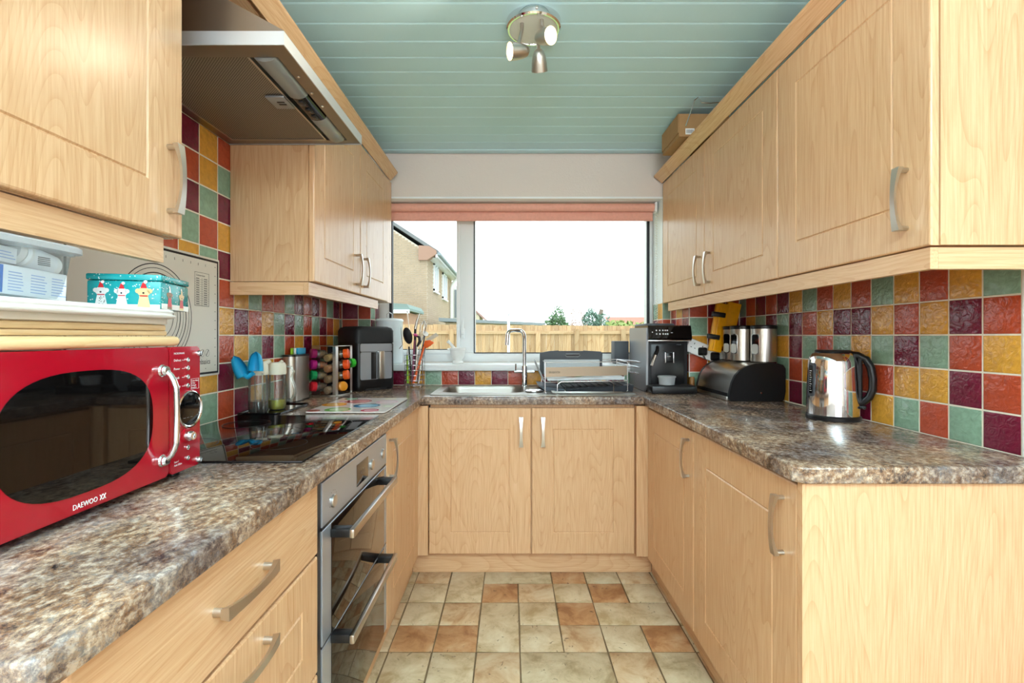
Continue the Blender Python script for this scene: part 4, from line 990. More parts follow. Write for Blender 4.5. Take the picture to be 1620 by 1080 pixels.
Mb = align((-.772, .752, 1.3445), (0.0, 1, -.25)) @ Matrix.Diagonal((1, 1, .72, 1))
obj('bottle', B().lathe([(.0, 0), (.016, .001), (.019, .006), (.019, .075), (.017, .081), (.0, .082)], M=Mb, n=24), M['white'], pb_)
obj('label', B().lathe([(.0193, .012), (.0193, .066)], M=Mb, n=24, cap=False), wbx, pb_)
obj('cap', B().lathe([(.0, -.016), (.0165, -.016), (.0165, -.001), (.0, -.0005)], M=Mb, n=20), M['white'], pb_)
b = B()
for r in range(5): b.box(-.7532, -.7523, .765, .785, 1.329 + r * .003, 1.3305 + r * .003)
obj('print', b, M['greyink'], pb_, smooth=False, kind='stuff')
# ---- silicone baking mat on the left wall
bmt = thing('baking_mat', 'beige silicone baking mat with black rings hung flat on the left wall tiles', 'baking mat', (XL, 1.43, 1.08))
mx0 = XL + .0005; fw = FX(mx0, 1); ya, yb_, za, zb = 1.125, 1.735, 1.078, 1.490
obj('sheet', B().prism(rrect(ya, yb_, za, zb, .006), fw, 0, .0015), M['matsil'], bmt)
b = B(); d0, d1 = .0016, .0019
for (p, q, r, s) in ((ya + .006, yb_ - .006, zb - .014, zb - .007), (ya + .006, yb_ - .006, za + .007, za + .014), (yb_ - .013, yb_ - .006, za + .014, zb - .014), (ya + .006, ya + .013, za + .014, zb - .014)):
    b.prism([(p, r), (q, r), (q, s), (p, s)], fw, d0, d1)
obj('border', b, M['ink'], bmt, smooth=False, kind='stuff')
for r in (.155, .1425, .129, .116, .1025, .088, .07):
    b = B(); w_ = .003 if r in (.155, .129, .1025) else .0018
    c = (1.43, 1.277)
    lo = [(c[0] + r * math.cos(2 * PI * i / 64), c[1] + r * math.sin(2 * PI * i / 64)) for i in range(65)]; li = [(c[0] + (r - w_) * math.cos(2 * PI * i / 64), c[1] + (r - w_) * math.sin(2 * PI * i / 64)) for i in range(65)]
    b.skin([[fw(*p, d1) for p in lo], [fw(*p, d1) for p in li]], closed=False, cap0=False, cap1=False)
    obj('printed_ring', b, M['ink'], bmt, smooth=False)
b = B()
for i in range(13):
    y = 1.20 + i * .038; b.prism([(y, zb - .035), (y + .0015, zb - .035), (y + .0015, zb - .027), (y, zb - .027)], fw, d0, d1); b.prism([(y, za + .025), (y + .003, za + .025), (y + .003, za + .028), (y, za + .028)], fw, d0, d1)
for i in range(12):
    z = za + .035 + i * .0315; b.prism([(yb_ - .028, z), (yb_ - .021, z), (yb_ - .021, z + .0015), (yb_ - .028, z + .0015)], fw, d0, d1)
Y0, Y1, Z0, Z1 = 1.600, 1.676, 1.318, 1.432
for (p, q, r, s) in ((Y0, Y1, Z0, Z0 + .001), (Y0, Y1, Z1 - .001, Z1), (Y0, Y0 + .001, Z0, Z1), (Y1 - .001, Y1, Z0, Z1), ((Y0 + Y1) / 2, (Y0 + Y1) / 2 + .0008, Z0, Z1 - .018)): b.prism([(p, r), (q, r), (q, s), (p, s)], fw, d0, d1)
for i in range(12):
    z = Z0 + .003 + i * .0078; b.prism([(Y0, z), (Y1, z), (Y1, z + .0005), (Y0, z + .0005)], fw, d0, d1)
    b.prism([(Y0 + .008, z + .003), (Y0 + .024, z + .003), (Y0 + .024, z + .0052), (Y0 + .008, z + .0052)], fw, d0, d1); b.prism([(Y0 + .048, z + .003), (Y0 + .066, z + .003), (Y0 + .066, z + .0052), (Y0 + .048, z + .0052)], fw, d0, d1)
obj('printed_scale', b, M['ink'], bmt, smooth=False, kind='stuff')
text('lettering', 'Conversions', .009, (mx0 + .0017, Y0 + .008, Z1 - .013), (0, 1, 0), (0, 0, 1), M['ink'], bmt, .0001)
text('lettering', 'kitchenbasics', .026, (mx0 + .0017, 1.683, 1.120), (0, 1, 0), (0, 0, 1), M['ink'], bmt, .0001, align_x='RIGHT', sx=.8)
for yy_ in (1.640, 1.667):
    b = B(); lo = [(yy_ + .011 * math.cos(2 * PI * i / 24), 1.158 + .013 * math.sin(2 * PI * i / 24)) for i in range(25)]; li = [(yy_ + .010 * math.cos(2 * PI * i / 24), 1.158 + .012 * math.sin(2 * PI * i / 24)) for i in range(25)]
    b.skin([[fw(*p, d1) for p in lo], [fw(*p, d1) for p in li]], closed=False, cap0=False, cap1=False)
    b.prism([(yy_ - .007, 1.149), (yy_ - .005, 1.148), (yy_ + .007, 1.167), (yy_ + .005, 1.168)], fw, d0, d1)
    obj('printed_icon', b, M['ink'], bmt, smooth=False)
# ---- black tray with oil bottles and turquoise scoops
obt = thing('bottle_tray', 'shallow black tray holding the oil bottles behind the hob', 'tray', (-.98, 1.97, WT))
ox0, ox1, oy0, oy1 = -1.05, -.885, 1.83, 2.12
obj('tray', B().skin([[Vector((x, y, z)) for x, y in rrect(ox0 + i, ox1 - i, oy0 + i, oy1 - i, .02, 5)] for i, z in ((.004, WT + .0005), (0, WT + .003), (0, WT + .011), (.004, WT + .011), (.006, WT + .006))]), M['blackgloss'], obt, ang=50)
oil1 = pm('dark_vinegar', '2a1410', .05); oil2 = pm('olive_oil', 'a69e12', .05)
def bottle(lab, x, y, r, hgt, fill, liq, spoutdir, knobc, grp='oil and vinegar bottles'):
    t = thing('oil_bottle', lab, 'bottle', (x, y, WT + .0065), 0, grp); z = WT + .0065
    obj('glass', B().lathe([(r * .82, z), (r * .95, z + .006), (r, z + .02), (r * .98, z + hgt * .62), (r * .93, z + hgt * .85), (r * .9, z + hgt)], (x, y, 0), 24, cap=False), M['glass'], t)
    obj('liquid', B().lathe([(r * .8, z + .002), (r * .93, z + .010), (r * .96, z + .02), (r * .955, z + fill)], (x, y, 0), 24), liq, t)
    cz = z + hgt - .018
    cp_ = obj('cap', B().lathe([(r * .98, cz), (r * 1.02, cz + .004), (r * .98, cz + .036), (r * .8, cz + .048), (0, cz + .05)], (x, y, 0), 24).tube([(x, y, cz + .03), (x + .03 * spoutdir[0], y + .03 * spoutdir[1], cz + .044), (x + .05 * spoutdir[0], y + .05 * spoutdir[1], cz + .055)], [.014, .01, .006], 10), M['cream'], t)
    if knobc: obj('stopper', B().lathe([(.011, cz + .046), (.013, cz + .052), (.012, cz + .062), (.006, cz + .066), (0, cz + .066)], (x, y, 0), 16), M['black'], cp_)
    return t
bottle('glass vinegar bottle with cream spout cap and black stopper', -.985, 1.875, .036, .165, .046, oil1, (.8, .3), True)
t = bottle('glass bottle of green oil with cream cap and glass handle', -.955, 1.965, .0345, .16, .040, oil2, (.5, -.2), False)
obj('handle', B().tube([(-.925, 1.98, WT + .18), (-.905, 1.985, WT + .175), (-.897, 1.985, WT + .155), (-.905, 1.985, WT + .135), (-.893, 1.985, WT + .10), (-.890, 1.985, WT + .07), (-.902, 1.98, WT + .045), (-.922, 1.975, WT + .04)], .005, 8), M['glass'], t)
def scoop(lab, base, tip, w_, open_dir):
    t = thing('silicone_scoop', lab, 'utensil', base, 0, 'turquoise silicone scoops')
    b = B(); A = Vector(base); T_ = Vector(tip); ax = (T_ - A); ln = ax.length
    o_ = Vector(open_dir).normalized(); Ms = align(A, ax)
    loc = Ms.inverted().to_3x3() @ o_; a_open = math.atan2(loc.y, loc.x)
    pr = [(w_ * (1 - (i / 8) ** 2.2) ** .5 + .0015, ln * i / 8) for i in range(9)]
    pr2 = [(max(.0005, r - .0025), z) for r, z in pr[::-1]]
    b.lathe(pr + pr2, M=Ms, n=20, a0=a_open + .75, a1=a_open + 2 * PI - .75, cap=False)
    obj('silicone_cup', b, M['turq'], t, fix=True, ang=60)
    return t
s1_ = scoop('upright turquoise silicone scoop beside the cream bottle cap', (-.957, 1.80, 1.085), (-.957, 1.805, 1.158), .026, (.2, -1, -.1))
s2_ = scoop('leaning turquoise silicone scoop nearest the baking mat', (-1.0, 1.80, 1.065), (-1.032, 1.79, 1.142), .024, (.9, -.5, .3))
obj('link', B().tube([(-1.0, 1.80, 1.07), (-.985, 1.80, 1.062), (-.965, 1.80, 1.078)], .009, 8), M['turq'], s1_)
rs = thing('acrylic_stand', 'clear rod stand under the turquoise scoops', 'stand', (-.965, 1.84, WT + .0065))
for x in (-.975, -.945): obj('rod', B().tube([(x, 1.838, WT + .0068), (x, 1.828, 1.075)], .003, 8), M['glass'], rs)
# ---- stainless board holder
kb = thing('board_holder', 'stainless steel holder of coloured chopping boards against the left wall', 'board holder', (-1.01, 2.31, WT))
def stad(x0, x1, y0, y1, n=8):
    r = (x1 - x0) / 2; cx = (x0 + x1) / 2
    return [(cx + r * math.cos(PI + PI * i / n), y0 + r + r * math.sin(PI + PI * i / n)) for i in range(n + 1)] + [(cx + r * math.cos(PI * i / n), y1 - r + r * math.sin(PI * i / n)) for i in range(n + 1)]
S1 = stad(-1.05, -.985, 2.185, 2.375); 
obj('shell', B().skin([[Vector((x, y, WT + .006)) for x, y in S1], [Vector((x, y, 1.122)) for x, y in S1]]), M['steel'], kb, ang=40)
S2 = stad(-1.052, -.983, 2.183, 2.377)
obj('base', B().skin([[Vector((x, y, WT + .0005)) for x, y in S2], [Vector((x, y, WT + .006)) for x, y in S2]]), M['black'], kb, ang=40)
obj('rim', B().skin([[Vector((x, y, 1.1222)) for x, y in S2], [Vector((x, y, 1.130)) for x, y in S2]]), M['black'], kb, ang=40)
for x, c, nm in ((-1.036, '9acb2b', 'lime green'), (-1.020, 'eeeeea', 'white'), (-1.008, '2aa0c8', 'blue')):
    tag(obj('chopping_board', B().box(x - .006, x + .005, 2.27, 2.35, 1.1305, 1.160, .0015), pm('board_' + nm.split()[0], c, .4)), nm + ' plastic chopping board tab poking from the steel holder', 'chopping board', 'boards in the steel holder')
# ---- spice rack
SA = math.radians(-15.5); sp0 = (-.880, 2.415)
sr = thing('spice_rack', 'square steel revolving spice rack on the left worktop', 'spice rack', (sp0[0], sp0[1], WT), rz=SA)
W = .142; Hh = .256
obj('base_plate', B().box(-W, 0, 0, W, .0005, .006, .001), M['steel'], sr, local=True)
obj('top_plate', B().box(-W, 0, 0, W, Hh - .004, Hh, .001), M['steel'], sr, local=True)
obj('core', B().box(-W * .62, -W * .38, W * .38, W * .62, .0065, Hh - .0045), M['softblack'], sr, local=True)
for (x0, x1, y0, y1) in ((-.018, 0, 0, .0015), (-.0015, 0, .0018, .020), (-W, -W + .050, 0, .0015), (-W * .53, -W * .45, 0, .0015) if False else (-W, -W + .0015, .0018, .02), (-.0015, 0, W - .018, W), (-W, -W + .018, W - .0015, W)):
    obj('strip', B().box(x0, x1, y0, y1, .0065, Hh - .0045), M['steel'], sr, local=True, smooth=False)
MS = Matrix.Translation((sp0[0], sp0[1], WT)) @ Matrix.Rotation(SA, 4, 'Z')
spg = ['7d5a2c', 'a5561f', '8c6b3c', '6d4a30', 'b8904e']
def jar(lab, p, d, lidc, fillc, lidlen=.02, r=.0205):
    """p: local centre of the lid's outer face, d: local outward direction"""
    pw = MS @ Vector(p); dw = (MS.to_3x3() @ Vector(d)).normalized()
    t = thing('spice_jar', lab, 'jar', pw - dw * .04, 0, 'spice jars in the revolving rack')
    Mj = align(pw - dw * .076, dw) @ Matrix.Diagonal((1.18, 1.18, 1.12, 1))
    obj('glass', B().lathe([(.0, 0), (.015, .0005), (.0175, .004), (.0175, .036), (.013, .044), (.013, .05)], M=Mj, n=18, cap=False), M['glass'], t, ang=50)
    obj('spice', B().lathe([(.0, .001), (.0145, .0015), (.0168, .005), (.0168, .03), (0, .03)], M=Mj, n=16, cap=False), pm('spice', fillc, .9, noise=.3, nscale=200), t, ang=50)
    if lidc: obj('lid', B().lathe([(r, .046), (r * 1.02, .05), (r, .066), (r * .85, .0685), (0, .0685)], M=Mj, n=20), pm('lid_' + lidc, lidc, .3), t, ang=50)
    else: obj('metal_lid', B().lathe([(.0165, .044), (.0165, .056), (.014, .0575), (0, .0575)], M=Mj, n=20), M['steel'], t, ang=50)
rz_ = [.218, .162, .108, .052]; od = ('top', 'second', 'third', 'bottom')
for i, (c, nm) in enumerate((('8e1a56', 'dark magenta'), ('a3176f', 'magenta'), ('14834a', 'green'), ('c8202c', 'red'))):
    jar(f'{nm}-lidded spice jar, {od[i]} row at the rack\'s left edge', (-W + .022, -.036, rz_[i]), (-.55, -1, .1), c, spg[i])
for i in range(4):
    jar(f'spice jar seen base first, {od[i]} row in the middle of the rack', (-.05, .072, rz_[i] - .012), (0.05, 1, .18), None, ['d0a860', 'cc8440', 'a07848', 'b08868'][i])
for i, (c, nm) in enumerate((('ee5a1e', 'orange'), ('e8501c', 'wide orange'), ('ef6022', 'pale-topped orange'), ('d98a20', 'amber'))):
    jar(f'{nm}-lidded spice jar, {od[i]} row on the rack\'s right face', (.018, .085 if i < 3 else .04, rz_[i] - .002), (1, .35 if i < 3 else -.5, .12), c, spg[(i + 2) % 5])
jar('spice jar with a bright green lid at the back of the rack', (.005, W + .006, .163), (.3, 1, 0), '2fae2a', spg[1])
# ---- printed glass board
gb = thing('glass_worktop_saver', 'glass chopping board printed with colourful fruit circles behind the hob', 'chopping board', (-.65, 2.1, WT))
obj('glass_plate', B().skin([[Vector((x, y, z)) for x, y in rrect(-.808, -.494, 1.885, 2.312, .01, 4)] for z in (WT + .003, WT + .0075)]), pm('printed_glass', 'e6dcd6', .1), gb)
for x in (-.79, -.512):
    for y in (1.905, 2.292): obj('foot', B().lathe([(.006, WT + .0004), (.006, WT + .0029)], (x, y, 0), 10), M['grey'], gb)
gz = WT + .0076
for (x, y, r, c, c2) in ((-.695, 2.19, .060, 'd0474a', 'e9a2a0'), (-.785 + .02, 2.085, .052, 'e08a28', 'f0bd6e'), (-.615, 2.055, .056, '3a86b8', 'a9d4ea'), (-.70, 1.945, .052, '7dbb63', 'cfe3b8'), (-.785, 1.915, .024, 'b41e38', 'd0474a'), (-.565, 1.925, .036, 'd2485e', 'e8a0a8'), (-.755, 2.275, .032, '67b48c', 'b8dcc4'), (-.56, 2.17, .05, 'f0c9d2', 'f7e2e6'), (-.57, 2.28, .028, 'f3e3c0', 'f8f0dc'), (-.76, 2.185, .02, 'c78bb8', 'd9aecb'), (-.52, 2.04, .022, 'd8e6c4', 'eef4e0')):
    b = B().lathe([(r, gz), (r, gz + .0003)], (x, y, 0), 32); o = obj('fruit_print', b, pm('fruit_a', c, .12), gb)
    b = B().lathe([(r * .72, gz + .0003), (r * .72, gz + .0005)], (x + r * .1, y, 0), 28); obj('flesh_print', b, pm('fruit_b', c2, .12), o)
# ---- air fryer
AF = math.radians(45)
af = thing('air_fryer', 'black and steel air fryer standing in the far left corner', 'air fryer', (-.845, 2.80, WT), rz=AF)
aw = .122
def rr3(h, z, r=.03): return [Vector((x, y, z)) for x, y in rrect(-h, h, -h, h, r, 6)]
obj('lower_body', B().skin([rr3(aw - .006, .0005), rr3(aw - .001, .006), rr3(aw, .03), rr3(aw, .262)]), M['black'], af, local=True, ang=50)
obj('upper_body', B().skin([rr3(aw - .003, .2622), rr3(aw - .003, .266), rr3(aw, .268), rr3(aw, .335), rr3(aw - .008, .352, .028), rr3(aw - .03, .36, .02)]), M['softblack'], af, local=True, ang=50)
fl_ = lambda u, v, d: Vector((u, -aw - d, v))
ps = obj('steel_band', B().prism(rrect(-.098, .098, .218, .262, .008), fl_, -.004, .0025), M['ovensteel'], af, local=True)
dw_ = obj('drawer', B().prism(rrect(-.098, .098, .062, .215, .010), fl_, -.004, .0025), M['ovensteel'], af, local=True)
obj('handle', B().box(.0, .034, -aw - .035, -aw - .003, .064, .222, .006), M['nickel'], dw_, local=True)
obj('drawer_slot', B().prism([(-.034, .064), (-.002, .064), (-.002, .214), (-.034, .214)], fl_, .0024, .0032), M['black'], dw_, local=True)
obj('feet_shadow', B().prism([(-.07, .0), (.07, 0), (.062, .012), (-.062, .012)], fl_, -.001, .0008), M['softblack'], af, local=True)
# ================================================================ SILL THINGS
SZ = 1.0435
ec = thing('enamel_canister', 'white enamel canister with wire bail handle on the left end of the sill', 'canister', (-.775, 3.07, SZ))
obj('body', B().lathe([(.080, SZ), (.083, SZ + .004), (.084, SZ + .01), (.084, SZ + .262), (.086, SZ + .266)], (-.775, 3.07, 0), 32), M['enamel'], ec)
obj('lid', B().lathe([(.088, SZ + .2665), (.088, SZ + .274), (.080, SZ + .283), (.03, SZ + .288), (0, SZ + .289)], (-.775, 3.07, 0), 32), M['enamel'], ec)
obj('bail_handle', B().tube([(-.692, 3.03, SZ + .235), (-.688, 3.015, SZ + .22), (-.682, 3.0, SZ + .17), (-.672, 2.985, SZ + .12), (-.69, 2.975, SZ + .095)], .0022, 6), M['wire'], ec)
obj('lid_knob', B().tube([(-.79, 3.07, SZ + .289), (-.79, 3.07, SZ + .315), (-.775, 3.07, SZ + .325), (-.76, 3.07, SZ + .315), (-.76, 3.07, SZ + .289)], .003, 6), M['wire'], ec)
mo = thing('mortar', 'white marble mortar on the window sill', 'mortar', (-.335, 3.05, SZ))
obj('bowl', B().lathe([(.034, SZ), (.036, SZ + .004), (.034, SZ + .012), (.027, SZ + .018), (.030, SZ + .026), (.042, SZ + .042), (.047, SZ + .06), (.049, SZ + .082), (.052, SZ + .084), (.052, SZ + .098), (.048, SZ + .100), (.044, SZ + .097), (.040, SZ + .06), (.0, SZ + .035)], (-.335, 3.05, 0), 32, cap=False), M['marble'], mo, ang=50)
obj('rim_lug', B().box(-.402, -.380, 3.042, 3.058, SZ + .084, SZ + .096, .003), M['marble'], mo)
tag(obj('pestle', B().tube([(-.325, 3.05, SZ + .045), (-.35, 3.05, SZ + .085), (-.385, 3.05, SZ + .128), (-.40, 3.05, SZ + .143)], [.014, .011, .009, .012], 12), M['marble']), 'grey marble pestle leaning in the white mortar', 'pestle')
db = thing('square_box', 'dark grey square box on the sill beside the coffee machine', 'box', (.69, 3.06, SZ))
obj('case', B().box(.648, .738, 3.0, 3.10, SZ + .004, 1.186, .004), M['darkgrey'], db)
obj('foot', B().box(.655, .731, 3.008, 3.092, SZ, SZ + .0035), M['black'], db)
# ================================================================ UTENSIL BASKET
ub = thing('utensil_basket', 'round chrome wire basket for utensils by the window', 'basket', (-.574, 2.87, WT))
ux, uy, ur_ = -.574, 2.87, .058
for i in range(7):
    z = WT + .014 + i * .030
    obj('ring', B().tube([(ux + ur_ * math.cos(2 * PI * k / 28), uy + ur_ * math.sin(2 * PI * k / 28), z) for k in range(28)], .0019, 6, closed=True), M['wire'], ub)
for i in range(10):
    a = 2 * PI * i / 10 + .2; obj('upright', B().tube([(ux + ur_ * math.cos(a), uy + ur_ * math.sin(a), WT + .013), (ux + ur_ * math.cos(a), uy + ur_ * math.sin(a), WT + .196)], .0013, 5), M['wire'], ub)
for i in range(4):
    a = PI / 4 + PI / 2 * i; obj('foot', B().lathe([(.005, WT + .0005), (.006, WT + .007), (.003, WT + .012)], (ux + ur_ * math.cos(a), uy + ur_ * math.sin(a), 0), 10), M['nickel'], ub)
obj('base', B().tube([(ux - .056, uy, WT + .014), (ux + .056, uy, WT + .014)], .0015, 5).tube([(ux, uy - .056, WT + .0144), (ux, uy + .056, WT + .0144)], .0015, 5).tube([(ux - .04, uy - .04, WT + .0147), (ux + .04, uy + .04, WT + .0147)], .0015, 5), M['wire'], ub, kind='stuff')
def utp(px, py, D): return Vector(((px - 808) * D / 760, D, CAMZ - (py - 532) * D / 760))
def utensil(nm, lab, a, b_, r, m, head=None, headm=None, ht='blade'):
    t = thing(nm, lab, 'utensil', a, 0, 'kitchen utensils in the wire basket')
    obj('shaft', B().tube([a, (Vector(a) + Vector(b_)) / 2, b_], [r, r * .9, r * .8], 8, flat=(1, .8)), m, t)
    if head: obj(ht, head, headm or m, t, ang=50)
    return t
a = utp(651, 604, 2.86); c = utp(647, 548, 2.85)
hb_ = B(); Ml = align(utp(645, 531, 2.85), (.25, .9, .35)) @ Matrix.Diagonal((1.1, 1.95, .9, 1)); hb_.lathe([(.0, -.016), (.016, -.012), (.027, 0), (.0265, .001), (.0, -.004)], M=Ml, n=20, cap=False)
utensil('ladle', 'black ladle with oval bowl at the left of the wire basket', a, c, .006, M['softblack'], hb_, None, 'bowl')
utensil('skewer', 'thin steel skewer sticking up highest at the left of the basket', utp(657, 604, 2.88), utp(644.5, 493, 2.9), .0018, M['steel'], B().lathe([(.004, -.004), (.0045, .004)], utp(644.5, 493, 2.9), 8), None, 'tip')
utensil('tongs', 'black handled tongs with steel tip rising from the wire basket', utp(655, 604, 2.89), utp(657, 520, 2.9), .009, M['softblack'], B().tube([utp(657, 520, 2.9), utp(660, 507, 2.9), utp(664, 496, 2.9)], [.0095, .007, .005], 8), M['steel'], 'tip')
wh = B()
for k in range(6):
    an = PI * k / 6; dx, dy = .020 * math.cos(an), .020 * math.sin(an); top = utp(671, 507, 2.9); bot = utp(665, 545, 2.9); ax_ = top - bot
    wh.tube([bot, bot + ax_ * .4 + Vector((dx * .8, dy * .8, 0)), bot + ax_ * .8 + Vector((dx, dy, 0)), top + Vector((0, 0, .004)), bot + ax_ * .8 - Vector((dx, dy, 0)), bot + ax_ * .4 - Vector((dx * .8, dy * .8, 0)), bot], .0012, 5)
utensil('whisk', 'steel balloon whisk near the middle of the wire basket', utp(658, 604, 2.88), utp(665, 545, 2.9), .005, M['steel'], wh, M['wire'], 'wires').children[1]['kind'] = 'stuff'
hd_ = B(); hd_.skin([[utp(670, 546, 2.83), utp(674, 551, 2.83), utp(674, 551, 2.85), utp(670, 546, 2.85)], [utp(672, 539, 2.82), utp(681, 547, 2.82), utp(681, 547, 2.86), utp(672, 539, 2.86)], [utp(680, 537.5, 2.82), utp(687, 542, 2.82), utp(687, 542, 2.86), utp(680, 537.5, 2.86)], [utp(686, 541, 2.825), utp(687.5, 543, 2.825), utp(687.5, 543, 2.855), utp(686, 541, 2.855)]])
utensil('serving_spoon', 'bright orange serving spoon leaning right in the wire basket', utp(654, 606, 2.83), utp(671, 548, 2.84), .0075, M['orange'], hd_, None, 'bowl')
cs = B(); cs.skin([[utp(674, 536, 2.87), utp(677, 541, 2.87), utp(677, 541, 2.875), utp(674, 536, 2.875)], [utp(690, 526, 2.87), utp(694, 531, 2.87), utp(694, 531, 2.875), utp(690, 526, 2.875)]])
utensil('spatula', 'clear plastic spatula tilted to the right of the basket', utp(660, 604, 2.87), utp(676, 538, 2.872), .004, M['grey'], cs, M['lens'], 'blade')
pz = B(); pz.lathe([(.0, 0), (.012, .001), (.015, .008), (.0, .015)], M=align(utp(657, 531, 2.83), (.3, -.2, 1)), n=14, cap=False)
utensil('scraper', 'magenta and white handled scraper in front of the tongs', utp(652, 604, 2.83), utp(656, 538, 2.83), .007, pm('plum_plastic', '7a3450', .4), pz, pm('magenta_plastic', 'c84a82', .4), 'grip')
pz = B().tube([utp(660, 548, 2.84), utp(664, 540, 2.84), utp(663, 533, 2.84), utp(658, 531, 2.84)], [.006, .009, .008, .005], 8)
utensil('can_opener', 'black and steel can opener hooked over the front of the basket', utp(657, 600, 2.84), utp(660, 548, 2.84), .006, M['steel'], pz, M['softblack'], 'jaw')
utensil('peeler', 'lime green handled peeler at the left edge of the basket', utp(645, 606, 2.85), utp(644, 562, 2.85), .007, pm('lime', '9ac42a', .4), B().tube([utp(644, 562, 2.85), utp(645, 552, 2.85)], [.004, .003], 8), M['steel'], 'blade')
utensil('knife', 'steel handled knife standing at the right of the basket', utp(662, 606, 2.85), utp(668, 556, 2.86), .0055, M['steel'], B().tube([utp(668, 556, 2.86), utp(671, 544, 2.86)], [.006, .004], 6), M['black'], 'collar')
utensil('masher', 'grey potato masher handle at the back right of the basket', utp(658, 604, 2.9), utp(672, 530, 2.9), .005, M['darkgrey'], B().lathe([(.0, 0), (.018, .001), (.018, .004), (0, .005)], M=align(utp(673, 528, 2.9), (.5, -.6, .5)), n=16), M['white'], 'head')
# ================================================================ DRAINER THINGS
SK = WT + .0045
def wpath(pl, r=.0018, n=6): return B().tube(pl, r, n)
dk = thing('dish_rack', 'chrome wire dish rack with a brushed steel front plate on the drainer', 'dish rack', (.4, 2.7, SK))
x0, x1, yf0, yf1, yb0, yb1 = .180, .627, 2.515, 2.58, 2.80, 2.84
zt, zp1, zp0, zl = 1.079, 1.053, 1.003, .975
fp_ = B(); fp_.skin([[(x0 + .004, yf0 - .001, zp0), (x1 - .004, yf1 - .001, zp0 + .004), (x1 - .004, yf1 - .003, zp0 + .004), (x0 + .004, yf0 - .003, zp0)], [(x0 + .004, yf0 - .001, zp1), (x1 - .004, yf1 - .001, zp1 + .004), (x1 - .004, yf1 - .003, zp1 + .004), (x0 + .004, yf0 - .003, zp1)]])
fpo = obj('front_plate', fp_, M['rackplate'], dk, smooth=False)
dvx = Vector((x1 - x0, yf1 - yf0, 0)).normalized()
text('lettering', 'BRABANTIA', .0155, (x0 + .02, yf0 - .0005 - .0018, 1.022), dvx, (0, 0, 1), pm('engraving', '5f574e', .5), fpo, .0003, sx=.72)
ring = lambda z: [(x0, yf0, z), (x1, yf1, z), (x1, yb1, z), (x0, yb0, z)]
obj('top_wire', B().tube(ring(zt), .0024, 6, closed=True), M['wire'], dk)
obj('lower_wire', B().tube(ring(zl), .0022, 6, closed=True), M['wire'], dk)
for (x, y) in ((x0, yf0), (x1, yf1), (x0, yb0), (x1, yb1)):
    obj('leg', wpath([(x, y, zt), (x, y, zl), (x, y, SK + .008), (x + (.006 if x < .4 else -.006), y, SK + .002)], .0022), M['wire'], dk)
for (xa, xb) in ((.245, .545),):
    obj('stand', wpath([(xa + .004, yf0 + .012, SK + .0025), (xa, yf0 + .012, SK + .010), (xa, yf0 + .012, SK + .045), (xa + .02, yf0 + .012, SK + .060), (xb - .02, yf0 + .03, SK + .062), (xb, yf0 + .03, SK + .048), (xb, yf0 + .03, SK + .010), (xb + .006, yf0 + .03, SK + .0025)], .002), M['wire'], dk)
for i in range(12):
    t_ = i / 11; x = x0 + .03 + (x1 - x0 - .06) * t_; obj('floor_wire', wpath([(x, yf0 + .01 + .06 * t_, zl), (x, yb0 - .002 + .04 * t_, zl)], .0014, 5), M['wire'], dk)
# cutlery end at left, glass wing at right
lh = B(); lh.skin([[(x0 - .003, yf0 + .02, zl + .0), (x0 - .003, yf0 + .16, zl + .0), (x0 - .006, yf0 + .16, zl), (x0 - .006, yf0 + .02, zl)], [(x0 - .052, yf0 + .02, zt + .006), (x0 - .052, yf0 + .16, zt + .006), (x0 - .055, yf0 + .16, zt + .006), (x0 - .055, yf0 + .02, zt + .006)]])
ch = obj('cutlery_holder', lh, M['grey'], dk, smooth=False)
for i in range(9):
    y = yf0 + .03 + i * .015; obj('rib', wpath([(x0 - .001, y, zl + .002), (x0 - .050, y, zt + .008)], .0022, 5), pm('rib_grey', 'a9acae', .5) if i == 0 else bpy.data.materials['rib_grey'], ch)
rwx = .70
obj('wing_wire', wpath([(x1, yf1, zt), (rwx, yf1 + .01, zt - .004), (rwx, yf1 + .11, zt - .002), (x1, yb1, zt)], .0024), M['wire'], dk)
obj('wing_wire', wpath([(x1, yf1, zt - .03), (rwx, yf1 + .01, zt - .034), (rwx, yf1 + .11, zt - .032), (x1, yb1, zt - .02)], .0024), M['wire'], dk)
obj('wing_wire', wpath([(x1, yf1, zp0 + .02), (rwx - .01, yf1 + .01, zp0 + .01), (rwx - .01, yf1 + .12, zp0 + .012), (x1, yb1, zp0 + .02)], .0024), M['wire'], dk)
for i in range(9):
    x = x1 + .008 + i * .0068; obj('wing_bar', wpath([(x, yf1 + .006, zp0 + .016), (x, yf1 + .1, zp0 + .016), (x, yf1 + .11, zp0 + .03)], .0012, 5), M['wire'], dk)
tag(obj('drip_tray', B().skin([[(x0 + .015, yf0 + .03, .981), (x1 - .015, yf1 + .02, .981), (x1 - .015, yb1 - .03, .981), (x0 + .015, yb0 - .02, .981)], [(x0 + .01, yf0 + .026, .996), (x1 - .01, yf1 + .016, .996), (x1 - .01, yb1 - .026, .996), (x0 + .01, yb0 - .016, .996)]]), M['enamel'], smooth=False), 'pale flat dish lying inside the wire dish rack', 'dish')
hbd = thing('handled_board', 'dark grey plastic board with handle slot standing in the dish rack', 'board', (.35, 2.78, .99))
f = FY(2.785); pl = [(.168, .997), (.527, .997), (.531, 1.12), (.52, 1.128), (.45, 1.132), (.42, 1.134), (.42, 1.131), (.28, 1.131), (.275, 1.134), (.22, 1.13), (.168, 1.12)]
obj('panel', B().prism(pl, f, -.006, .006), M['darkgrey'], hbd, smooth=False)
